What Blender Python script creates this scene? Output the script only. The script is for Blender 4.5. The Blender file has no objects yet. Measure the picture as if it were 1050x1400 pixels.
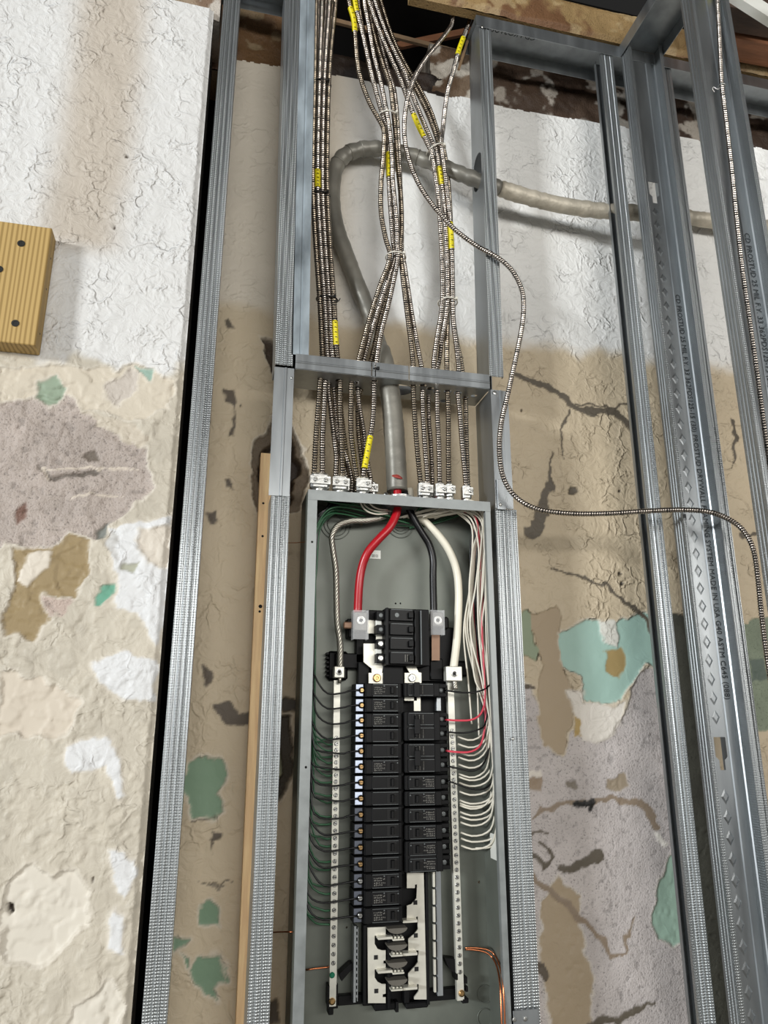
import bpy, bmesh, math, random
import numpy as np
from mathutils import Vector
random.seed(7)
C = bpy.context.scene.collection

# ---------------------------------------------------------------- camera, light, exposure
CZ, CD, CA, CPSI, CF = 1.5, 1.3, math.radians(16.0), math.radians(13.2), 1009.0
cam = bpy.data.cameras.new('camera'); camo = bpy.data.objects.new('camera', cam); C.objects.link(camo)
cam.sensor_fit = 'VERTICAL'; cam.sensor_height = 36; cam.lens = 36*CF/1400; cam.clip_start = .02
camo.location = (0, -CD, CZ)
camo.rotation_euler = (math.pi/2+CA, 0, -CPSI)
bpy.context.scene.camera = camo
vs = bpy.context.scene.view_settings
vs.view_transform = 'Standard'; vs.look = 'None'; vs.gamma = 1; vs.use_curve_mapping = False; vs.exposure = 0.0
w = bpy.data.worlds.new('world'); bpy.context.scene.world = w; w.use_nodes = True
w.node_tree.nodes['Background'].inputs[0].default_value = (.95, .97, 1, 1)
w.node_tree.nodes['Background'].inputs[1].default_value = .43

def area(name, loc, target, sx, sy, power, col):
    l = bpy.data.lights.new(name, 'AREA'); l.shape = 'RECTANGLE'; l.size = sx; l.size_y = sy
    l.energy = power; l.color = col
    o = bpy.data.objects.new(name, l); C.objects.link(o); o.location = loc
    o.rotation_euler = (Vector(target)-Vector(loc)).to_track_quat('-Z', 'Y').to_euler()
    return o
area('window_light', (-10.0, -6.9, 3.4), (.3, 0, 2.3), 1.8, 1.3, 1250, (.93, .97, 1))
area('front_fill_light', (1.3, -4.4, 2.35), (.5, 0, 1.5), 5.6, .8, 150, (1, .975, .93))  # unseen wide strip behind the camera, added for fill and stud reflections

# ---------------------------------------------------------------- pixel -> point at a real depth
ca, sa, cp, sp = math.cos(CA), math.sin(CA), math.cos(CPSI), math.sin(CPSI)
cF = np.array([sp*ca, cp*ca, sa]); cR = np.array([cp, -sp, 0]); cU = np.cross(cR, cF); cC = np.array([0, -CD, CZ])
def q(px, py, y=0.0):
    d = cF+(px-525)/CF*cR+(700-py)/CF*cU
    return cC+(y-cC[1])/d[1]*d

# ---------------------------------------------------------------- mesh helpers
class G:
    def __init__(s): s.v = []; s.f = []; s.sm = []
    def add(s, v, f, smooth=False):
        n = len(s.v); s.v += [tuple(map(float, p)) for p in v]; s.f += [tuple(i+n for i in t) for t in f]; s.sm += [smooth]*len(f); return s
    def box(s, x0, x1, y0, y1, z0, z1, bev=0):
        if x0 > x1: x0, x1 = x1, x0
        if y0 > y1: y0, y1 = y1, y0
        if z0 > z1: z0, z1 = z1, z0
        if bev <= 0:
            v = [(x, y, z) for x in (x0, x1) for y in (y0, y1) for z in (z0, z1)]
            return s.add(v, [(0, 1, 3, 2), (4, 6, 7, 5), (0, 4, 5, 1), (2, 3, 7, 6), (0, 2, 6, 4), (1, 5, 7, 3)])
        b = min(bev, (x1-x0)*.45, (y1-y0)*.45, (z1-z0)*.45)
        bm = bmesh.new(); bmesh.ops.create_cube(bm, size=1)
        for t in bm.verts: t.co = Vector(((x0+x1)/2+t.co.x*(x1-x0), (y0+y1)/2+t.co.y*(y1-y0), (z0+z1)/2+t.co.z*(z1-z0)))
        bmesh.ops.bevel(bm, geom=bm.edges[:], offset=b, segments=1, affect='EDGES')
        bm.verts.ensure_lookup_table()
        s.add([t.co for t in bm.verts], [[t.index for t in f.verts] for f in bm.faces]); bm.free(); return s
    def prism(s, prof, a, b, closed=True):
        """profile of (x,y) offsets swept from a to b (points), offsets in world x,y"""
        n = len(prof); v = [(a[0]+p[0], a[1]+p[1], a[2]) for p in prof]+[(b[0]+p[0], b[1]+p[1], b[2]) for p in prof]
        f = [(i, (i+1) % n, (i+1) % n+n, i+n) for i in range(n if closed else n-1)]
        if closed: f += [tuple(range(n))[::-1], tuple(range(n, 2*n))]
        return s.add(v, f)
    def tube(s, pts, r, sides=8, cap=True, rad=None):
        P = np.array(pts, float); n = len(P); T = np.gradient(P, axis=0); T /= np.linalg.norm(T, axis=1)[:, None]+1e-12
        up = np.array([0, 1, 0.]) if abs(T[0][1]) < .9 else np.array([1., 0, 0])
        N = np.zeros_like(P); nn = up-T[0]*(up@T[0]); nn /= np.linalg.norm(nn)
        for i in range(n):
            nn = nn-T[i]*(nn@T[i]); nn /= np.linalg.norm(nn); N[i] = nn
        B = np.cross(T, N); R = np.full(n, r) if rad is None else np.asarray(rad)
        a = np.arange(sides)*2*math.pi/sides
        V = P[:, None]+R[:, None, None]*(np.cos(a)[None, :, None]*N[:, None]+np.sin(a)[None, :, None]*B[:, None])
        F = [(i*sides+j, i*sides+(j+1) % sides, (i+1)*sides+(j+1) % sides, (i+1)*sides+j) for i in range(n-1) for j in range(sides)]
        s.add(V.reshape(-1, 3), F, True)
        if cap:
            m = len(s.v)-n*sides
            s.f += [tuple(m+j for j in range(sides))[::-1], tuple(m+(n-1)*sides+j for j in range(sides))]; s.sm += [False, False]
        return s
    def cyl(s, a, b, r, sides=14, r2=None):
        s.tube([a, (np.array(a)+np.array(b))/2, b], r, sides, True, None if r2 is None else [r, (r+r2)/2, r2]); return s
    def disc_rot(s, c, axis, prof, sides=16):
        """lathe of (radius, offset along axis)"""
        axis = Vector(axis).normalized(); u = axis.orthogonal().normalized(); w_ = axis.cross(u)
        v = []; f = []
        for (r, h) in prof:
            for k in range(sides):
                t = k*2*math.pi/sides; v.append(Vector(c)+axis*h+(u*math.cos(t)+w_*math.sin(t))*r)
        for i in range(len(prof)-1):
            for k in range(sides): f.append((i*sides+k, i*sides+(k+1) % sides, (i+1)*sides+(k+1) % sides, (i+1)*sides+k))
        f.append(tuple(range(sides))[::-1]); f.append(tuple((len(prof)-1)*sides+k for k in range(sides)))
        return s.add(v, f)
    def torus(s, c, axis, R, r, sides=28, rs=6, squash=1):
        axis = Vector(axis).normalized(); u = axis.orthogonal().normalized(); w_ = axis.cross(u); v = []; f = []
        for k in range(sides):
            t = k*2*math.pi/sides; d = u*math.cos(t)+w_*math.sin(t)
            for j in range(rs):
                a = j*2*math.pi/rs; v.append(Vector(c)+d*(R+r*math.cos(a))+axis*(r*squash*math.sin(a)))
        for k in range(sides):
            for j in range(rs): f.append((k*rs+j, k*rs+(j+1) % rs, ((k+1) % sides)*rs+(j+1) % rs, ((k+1) % sides)*rs+j))
        return s.add(v, f, True)

ORG = {}
def origin(o): return ORG.get(o.name, np.zeros(3)) if o else np.zeros(3)
def tag(o, label=None, cat=None, group=None, kind=None):
    if label: o['label'] = label
    if cat: o['category'] = cat
    if group: o['group'] = group
    if kind: o['kind'] = kind
    return o
def obj(name, g, mat, parent=None, label=None, cat=None, group=None, kind=None, org=None):
    V = np.array(g.v, float); mn, mx = V.min(0), V.max(0)
    if org is None: org = np.array([(mn[0]+mx[0])/2, (mn[1]+mx[1])/2, mn[2]])
    org = np.array(org, float)
    me = bpy.data.meshes.new(name); me.from_pydata((V-org).tolist(), [], g.f); me.update()
    me.polygons.foreach_set('use_smooth', g.sm[:len(me.polygons)])
    bm = bmesh.new(); bm.from_mesh(me); bmesh.ops.recalc_face_normals(bm, faces=bm.faces); bm.to_mesh(me); bm.free()
    me.materials.append(mat)
    o = bpy.data.objects.new(name, me); C.objects.link(o); o.parent = parent
    o.location = org-origin(parent); ORG[o.name] = org
    return tag(o, label, cat, group, kind)
def thing(name, loc, label, cat, group=None, kind=None):
    o = bpy.data.objects.new(name, None); C.objects.link(o); o.empty_display_size = .02
    o.location = loc; ORG[o.name] = np.array(loc, float); return tag(o, label, cat, group, kind)
def dup(root, delta, label=None, group=None, parent=None):
    c = root.copy(); C.objects.link(c)
    if parent is None: c.location = root.location+Vector(delta)
    else: c.parent = parent
    if label: c['label'] = label
    if group: c['group'] = group
    ORG[c.name] = origin(root)+np.array(delta)
    for ch in list(root.children): dup(ch, delta, parent=c)
    return c
def catmull(pts, step):
    P = np.array(pts, float); P = np.vstack([2*P[0]-P[1], P, 2*P[-1]-P[-2]]); out = []
    for i in range(1, len(P)-2):
        t = np.linspace(0, 1, 16, endpoint=False)[:, None]; a, b, c, d = P[i-1:i+3]
        out.append(.5*((2*b)+(-a+c)*t+(2*a-5*b+4*c-d)*t*t+(-a+3*b-3*c+d)*t**3))
    out.append(P[-2][None]); Q = np.vstack(out)
    L = np.r_[0, np.cumsum(np.linalg.norm(np.diff(Q, axis=0), axis=1))]; n = max(3, int(L[-1]/step)+1)
    s_ = np.linspace(0, L[-1], n); return np.stack([np.interp(s_, L, Q[:, k]) for k in range(3)], 1), s_
def plate(outline, holes, thick):
    """flat plate (2D outline + round/poly holes), returned as verts (u,v,w) and faces"""
    cu = bpy.data.curves.new('tmp', 'CURVE'); cu.dimensions = '2D'; cu.fill_mode = 'BOTH'; cu.extrude = thick/2
    for poly in [outline]+holes:
        sp_ = cu.splines.new('POLY'); sp_.points.add(len(poly)-1); sp_.use_cyclic_u = True
        for i, p in enumerate(poly): sp_.points[i].co = (p[0], p[1], 0, 1)
    o = bpy.data.objects.new('tmp', cu); C.objects.link(o)
    dg = bpy.context.evaluated_depsgraph_get(); me = bpy.data.meshes.new_from_object(o.evaluated_get(dg))
    v = [tuple(t.co) for t in me.vertices]; f = [tuple(p.vertices) for p in me.polygons]
    bpy.data.objects.remove(o); bpy.data.curves.remove(cu); bpy.data.meshes.remove(me)
    return v, f
def circ(cx, cy, r, n=18, ry=None): return [(cx+r*math.cos(k*2*math.pi/n), cy+(ry or r)*math.sin(k*2*math.pi/n)) for k in range(n)]
def text_g(body, size, fn):
    """lettering as thin mesh; fn maps (u,v,w)->world"""
    cu = bpy.data.curves.new('tmp', 'FONT'); cu.body = body; cu.size = size; cu.extrude = .0001; cu.resolution_u = 2
    o = bpy.data.objects.new('tmp', cu); C.objects.link(o)
    dg = bpy.context.evaluated_depsgraph_get(); me = bpy.data.meshes.new_from_object(o.evaluated_get(dg))
    g = G(); g.add([fn(*t.co) for t in me.vertices], [tuple(p.vertices) for p in me.polygons])
    bpy.data.objects.remove(o); bpy.data.curves.remove(cu); bpy.data.meshes.remove(me)
    return g

# ---------------------------------------------------------------- materials
def lin(c):
    return tuple(((x/255)/12.92 if x/255 <= .04045 else ((x/255+.055)/1.055)**2.4) for x in c)
def mat(name, col, rough=.5, metal=0, noise=0, nscale=20, bump=0, bscale=60, stretch=(1, 1, 1), alpha=1, trans=0, emit=0, knurl=0, spec=.5, coords='Object', rvar=0):
    m = bpy.data.materials.new(name); m.use_nodes = True; nt = m.node_tree; b = nt.nodes['Principled BSDF']
    c = lin(col); b.inputs['Base Color'].default_value = (*c, 1)
    b.inputs['Roughness'].default_value = rough; b.inputs['Metallic'].default_value = metal
    b.inputs['Specular IOR Level'].default_value = spec
    b.inputs['Transmission Weight'].default_value = trans; b.inputs['Alpha'].default_value = alpha
    tc = nt.nodes.new('ShaderNodeTexCoord'); mp = nt.nodes.new('ShaderNodeMapping'); mp.inputs['Scale'].default_value = stretch
    nt.links.new(tc.outputs[coords], mp.inputs[0])
    if noise:
        n = nt.nodes.new('ShaderNodeTexNoise'); n.inputs['Scale'].default_value = nscale; n.inputs['Detail'].default_value = 5
        nt.links.new(mp.outputs[0], n.inputs['Vector'])
        r = nt.nodes.new('ShaderNodeValToRGB'); r.color_ramp.elements[0].position = .3; r.color_ramp.elements[1].position = .7
        r.color_ramp.elements[0].color = (*[x*(1-noise) for x in c], 1); r.color_ramp.elements[1].color = (*[min(1, x*(1+noise)) for x in c], 1)
        nt.links.new(n.outputs[0], r.inputs[0]); nt.links.new(r.outputs[0], b.inputs['Base Color'])
        if rvar:
            mr = nt.nodes.new('ShaderNodeMapRange'); mr.inputs[3].default_value = rough-rvar; mr.inputs[4].default_value = rough+rvar
            mr.inputs[1].default_value = .3; mr.inputs[2].default_value = .7
            nt.links.new(n.outputs[0], mr.inputs[0]); nt.links.new(mr.outputs[0], b.inputs['Roughness'])
    nrm = None
    if bump:
        n2 = nt.nodes.new('ShaderNodeTexNoise'); n2.inputs['Scale'].default_value = bscale; n2.inputs['Detail'].default_value = 4
        nt.links.new(mp.outputs[0], n2.inputs['Vector'])
        bp = nt.nodes.new('ShaderNodeBump'); bp.inputs['Strength'].default_value = 1; bp.inputs['Distance'].default_value = bump
        nt.links.new(n2.outputs[0], bp.inputs['Height']); nrm = bp
    if knurl:
        sx = nt.nodes.new('ShaderNodeSeparateXYZ'); nt.links.new(tc.outputs['Object'], sx.inputs[0])
        add = nt.nodes.new('ShaderNodeMath'); add.operation = 'ADD'; nt.links.new(sx.outputs[0], add.inputs[0]); nt.links.new(sx.outputs[1], add.inputs[1])
        outs = []
        for src in (add.outputs[0], sx.outputs[2]):
            k = nt.nodes.new('ShaderNodeMath'); k.operation = 'MULTIPLY'; k.inputs[1].default_value = 2*math.pi/knurl; nt.links.new(src, k.inputs[0])
            s_ = nt.nodes.new('ShaderNodeMath'); s_.operation = 'SINE'; nt.links.new(k.outputs[0], s_.inputs[0]); outs.append(s_)
        mu = nt.nodes.new('ShaderNodeMath'); mu.operation = 'MINIMUM'; nt.links.new(outs[0].outputs[0], mu.inputs[0]); nt.links.new(outs[1].outputs[0], mu.inputs[1])
        bp = nt.nodes.new('ShaderNodeBump'); bp.inputs['Strength'].default_value = 1; bp.inputs['Distance'].default_value = .00028
        nt.links.new(mu.outputs[0], bp.inputs['Height'])
        if nrm: nt.links.new(nrm.outputs[0], bp.inputs['Normal'])
        nrm = bp
    if nrm: nt.links.new(nrm.outputs[0], b.inputs['Normal'])
    return m
M = {}
M['galv'] = mat('galvanised_steel', (152, 156, 158), .38, .85, .18, 30, .0003, 40, (1, 1, .12), rvar=.08)
M['knurl'] = mat('knurled_steel', (160, 164, 165), .32, .85, .12, 30, .0002, 40, (1, 1, .12), knurl=.0044, rvar=.06)
M['smear'] = mat('smeared_steel', (150, 160, 166), .5, .5, .6, 14, .0004, 40, (1.4, 1.4, .45), rvar=.15)
M['boxsteel'] = mat('box_steel', (104, 108, 100), .45, .3, .14, 16, .0002, 20, rvar=.06)
M['lipsteel'] = mat('lip_steel', (134, 138, 137), .42, .4, .16, 30, .0002, 50, rvar=.06)
M['armor'] = mat('armor_metal', (184, 174, 164), .25, 1, .15, 60)
M['armorwarm'] = mat('armor_metal_warm', (150, 138, 122), .27, 1, .15, 60)
M['groove'] = mat('groove_shade', (24, 22, 20), .5, .3)  # armour grooves: shadow between the ribs, with dirt, painted as a dark colour
M['zinc'] = mat('zinc_casting', (200, 200, 196), .32, .9, .25, 60, .0004, 120)
M['black'] = mat('black_plastic', (10, 10, 11), .5, 0, .2, 30, .0001, 200, spec=.18)
M['black2'] = mat('black_breaker_face', (11, 11, 12), .48, 0, .25, 60, spec=.2)
M['blackgloss'] = mat('black_gloss', (7, 7, 8), .35, spec=.15)
M['dull'] = mat('dull_lug_casting', (128, 126, 120), .5, .4, .3, 60, .0004, 120)
M['dullcopper'] = mat('dull_copper_strap', (150, 118, 96), .5, .3, .2, 30)
M['print'] = mat('faded_print', (96, 94, 88), .6, 0, .5, 300)
M['lilac'] = mat('lilac_terminal_sticker', (205, 214, 235), .5, 0, .25, 120)
M['lilacdim'] = mat('dark_terminal_face', (70, 74, 84), .5, 0, .25, 120)
M['brass'] = mat('brass_screw', (196, 160, 110), .3, 1, .2, 50)
M['screw'] = mat('steel_screw', (190, 190, 186), .3, 1, .2, 80)
M['holeshade'] = mat('recess_shade', (14, 13, 12), .8)  # near-black pieces stand in for the shade inside slots and holes
M['alu'] = mat('aluminium_bar', (206, 205, 194), .4, .45, .1, 60, .0002, 100)
M['bus'] = mat('tinned_bus', (208, 205, 192), .38, .4, .12, 30)
M['shield'] = mat('grey_fibre_shield', (88, 84, 76), .7, 0, .1, 40)
M['red'] = mat('red_insulation', (168, 18, 30), .3, 0, .08, 30)
M['pink'] = mat('red_wire', (205, 60, 78), .35)
M['blackw'] = mat('black_insulation', (10, 10, 11), .3, spec=.35)
M['white'] = mat('white_insulation', (226, 220, 202), .38, 0, .1, 20)
M['whitew'] = mat('white_wire', (220, 214, 198), .4, 0, .06, 20)
M['green'] = mat('green_wire', (40, 90, 58), .38, 0, .15, 20)
M['copper'] = mat('copper_wire', (196, 122, 84), .3, 1, .1, 40)
M['strand'] = mat('bare_strand', (190, 186, 174), .32, .9, .1, 60)
M['pipe'] = mat('grey_jacket', (124, 121, 112), .42, .35, .3, 12, .001, 26)
M['plastered'] = mat('plaster_spattered_pipe', (176, 168, 152), .5, .25, .3, 18, .003, 60)
M['wood'] = mat('furring_wood', (250, 204, 152), .6, 0, .18, 22, .0006, 60, (6, 6, .5))
M['tiewhite'] = mat('white_cable_tie', (214, 210, 198), .4)
M['tieblack'] = mat('black_cable_tie', (12, 12, 12), .4)
M['yellow'] = mat('yellow_tape', (222, 206, 20), .35)
M['ink'] = mat('black_ink', (28, 28, 24), .5)
M['inkfaint'] = mat('stencil_ink', (38, 42, 44), .6, 0)
M['label'] = mat('white_label', (222, 222, 214), .45)
M['clear'] = mat('clear_plastic', (225, 225, 225), .3, 0, alpha=.22, spec=.15)
M['bush'] = mat('grey_bushing', (92, 96, 96), .4, .3)
M['greens'] = mat('green_screw', (20, 110, 80), .4, .3)
M['darkwood'] = mat('old_dark_wood', (62, 44, 32), .75, 0, .4, 12, .002, 40, (1, 4, 4))
M['brownwood'] = mat('old_brown_wood', (140, 92, 62), .7, 0, .35, 9, .002, 40, (.5, 4, 4))
M['lath'] = mat('lath_wood', (150, 122, 92), .7, 0, .25, 20, .0005, 60)
M['void'] = mat('cavity_shade', (9, 8, 7), .95)  # near-black colour stands in for the darkness of deep cavities
M['floor'] = mat('concrete_floor', (140, 136, 128), .7, 0, .15, 4, .002, 30)

def wood_block_mat():
    m = bpy.data.materials.new('pine_block'); m.use_nodes = True; nt = m.node_tree; b = nt.nodes['Principled BSDF']
    tc = nt.nodes.new('ShaderNodeTexCoord'); mp = nt.nodes.new('ShaderNodeMapping'); mp.inputs['Scale'].default_value = (1, 1, .06)
    mp.inputs['Rotation'].default_value = (0, .035, 0)
    wv = nt.nodes.new('ShaderNodeTexWave'); wv.inputs['Scale'].default_value = 38; wv.inputs['Distortion'].default_value = 7; wv.inputs['Detail'].default_value = 3; wv.inputs['Detail Scale'].default_value = .5
    r = nt.nodes.new('ShaderNodeValToRGB'); r.color_ramp.elements[0].color = (*lin((150, 122, 68)), 1); r.color_ramp.elements[1].color = (*lin((184, 154, 96)), 1)
    r.color_ramp.elements[0].position = .15; r.color_ramp.elements[1].position = .6
    nt.links.new(tc.outputs['Object'], mp.inputs[0]); nt.links.new(mp.outputs[0], wv.inputs['Vector']); nt.links.new(wv.outputs['Fac'], r.inputs[0]); nt.links.new(r.outputs[0], b.inputs['Base Color'])
    b.inputs['Roughness'].default_value = .6; return m
M['pine'] = wood_block_mat()

def wall_mat():
    m = bpy.data.materials.new('old_painted_plaster'); m.use_nodes = True; nt = m.node_tree; b = nt.nodes['Principled BSDF']; N = nt.nodes; L = nt.links
    tc = N.new('ShaderNodeTexCoord')
    col = N.new('ShaderNodeAttribute'); col.attribute_name = 'Col'
    msk = N.new('ShaderNodeAttribute'); msk.attribute_name = 'Mask'
    sep = N.new('ShaderNodeSeparateColor'); L.new(msk.outputs['Color'], sep.inputs[0])
    # warped voronoi edges -> trowel ridges
    nz = N.new('ShaderNodeTexNoise'); nz.inputs['Scale'].default_value = 22; nz.inputs['Detail'].default_value = 3
    L.new(tc.outputs['Object'], nz.inputs['Vector'])
    mx = N.new('ShaderNodeMix'); mx.data_type = 'VECTOR'; mx.inputs['Factor'].default_value = .07
    L.new(tc.outputs['Object'], mx.inputs[4]); L.new(nz.outputs['Color'], mx.inputs[5])
    vo = N.new('ShaderNodeTexVoronoi'); vo.feature = 'DISTANCE_TO_EDGE'; vo.inputs['Scale'].default_value = 26
    L.new(mx.outputs[1], vo.inputs['Vector'])
    rr = N.new('ShaderNodeMapRange'); rr.interpolation_type = 'SMOOTHSTEP'; rr.inputs[1].default_value = 0; rr.inputs[2].default_value = .15; rr.inputs[3].default_value = 1; rr.inputs[4].default_value = 0
    L.new(vo.outputs['Distance'], rr.inputs[0])
    n3 = N.new('ShaderNodeTexNoise'); n3.inputs['Scale'].default_value = 14; n3.inputs['Detail'].default_value = 2; L.new(tc.outputs['Object'], n3.inputs['Vector'])
    m3 = N.new('ShaderNodeMapRange'); m3.interpolation_type = 'SMOOTHSTEP'; m3.inputs[1].default_value = .42; m3.inputs[2].default_value = .62; L.new(n3.outputs[0], m3.inputs[0])
    mu = N.new('ShaderNodeMath'); mu.operation = 'MULTIPLY'; L.new(rr.outputs[0], mu.inputs[0]); L.new(m3.outputs[0], mu.inputs[1])
    mu2 = N.new('ShaderNodeMath'); mu2.operation = 'MULTIPLY'; L.new(mu.outputs[0], mu2.inputs[0]); L.new(sep.outputs[1], mu2.inputs[1])
    b1 = N.new('ShaderNodeBump'); b1.inputs['Strength'].default_value = 1; b1.inputs['Distance'].default_value = .0024; L.new(mu2.outputs[0], b1.inputs['Height'])
    # wrinkles at lower scale
    n5 = N.new('ShaderNodeTexNoise'); n5.inputs['Scale'].default_value = 38; n5.inputs['Detail'].default_value = 4; n5.inputs['Distortion'].default_value = 1.4; L.new(tc.outputs['Object'], n5.inputs['Vector'])
    mu5 = N.new('ShaderNodeMath'); mu5.operation = 'MULTIPLY'; L.new(n5.outputs[0], mu5.inputs[0]); L.new(sep.outputs[1], mu5.inputs[1])
    b5 = N.new('ShaderNodeBump'); b5.inputs['Strength'].default_value = 1; b5.inputs['Distance'].default_value = .005; L.new(mu5.outputs[0], b5.inputs['Height']); L.new(b1.outputs[0], b5.inputs['Normal'])
    # grain of bare render
    n4 = N.new('ShaderNodeTexNoise'); n4.inputs['Scale'].default_value = 260; n4.inputs['Detail'].default_value = 3; L.new(tc.outputs['Object'], n4.inputs['Vector'])
    mu4 = N.new('ShaderNodeMath'); mu4.operation = 'MULTIPLY'; L.new(n4.outputs[0], mu4.inputs[0]); L.new(sep.outputs[0], mu4.inputs[1])
    b4 = N.new('ShaderNodeBump'); b4.inputs['Strength'].default_value = 1; b4.inputs['Distance'].default_value = .0022; L.new(mu4.outputs[0], b4.inputs['Height']); L.new(b5.outputs[0], b4.inputs['Normal'])
    L.new(b4.outputs[0], b.inputs['Normal'])
    # speckle on bare render
    sp_ = N.new('ShaderNodeMapRange'); sp_.inputs[1].default_value = .3; sp_.inputs[2].default_value = .42; sp_.inputs[3].default_value = .55; sp_.inputs[4].default_value = 1; L.new(n4.outputs[0], sp_.inputs[0])
    mixs = N.new('ShaderNodeMix'); mixs.data_type = 'FLOAT'; mixs.inputs[2].default_value = 1; L.new(sep.outputs[0], mixs.inputs[0]); L.new(sp_.outputs[0], mixs.inputs[3])
    vm = N.new('ShaderNodeVectorMath'); vm.operation = 'SCALE'; L.new(col.outputs['Color'], vm.inputs[0]); L.new(mixs.outputs[0], vm.inputs['Scale'])
    L.new(vm.outputs[0], b.inputs['Base Color']); b.inputs['Roughness'].default_value = .55; b.inputs['Specular IOR Level'].default_value = .35
    return m
M['wall'] = wall_mat()

# ================================================================= THE SETTING
def vnoise(X, Z, s, seed):
    rs = np.random.RandomState(seed); T = rs.rand(256, 256); x = X*s; z = Z*s
    xi = np.floor(x).astype(int); zi = np.floor(z).astype(int); fx = x-xi; fz = z-zi; fx = fx*fx*(3-2*fx); fz = fz*fz*(3-2*fz)
    a = T[xi % 256, zi % 256]; b = T[(xi+1) % 256, zi % 256]; c = T[xi % 256, (zi+1) % 256]; d = T[(xi+1) % 256, (zi+1) % 256]
    return (a*(1-fx)+b*fx)*(1-fz)+(c*(1-fx)+d*fx)*fz
def fbm(X, Z, s, seed, o=4):
    r = 0; a = .5; t = 0
    for k in range(o): r = r+a*vnoise(X+7.3, Z+3.1, s*2**k, seed+k); t += a; a *= .5
    return r/t
def seg_dist(X, Z, a, b):
    d = np.array(b)-np.array(a); L = d@d+1e-12; t = np.clip(((X-a[0])*d[0]+(Z-a[1])*d[1])/L, 0, 1)
    return np.hypot(X-a[0]-t*d[0], Z-a[1]-t*d[1]), t
def sdf(X, Z, P):
    dist = np.full(X.shape, 9.); ins = np.zeros(X.shape, bool); n = len(P)
    for i in range(n):
        a, b = P[i], P[(i+1) % n]; dist = np.minimum(dist, seg_dist(X, Z, a, b)[0])
        if a[1] != b[1]:
            c = ((a[1] > Z) != (b[1] > Z)) & (X < (b[0]-a[0])*(Z-a[1])/(b[1]-a[1])+a[0]); ins ^= c
    return np.where(ins, -dist, dist)
def smooth(x): x = np.clip(x, 0, 1); return x*x*(3-2*x)

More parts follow.
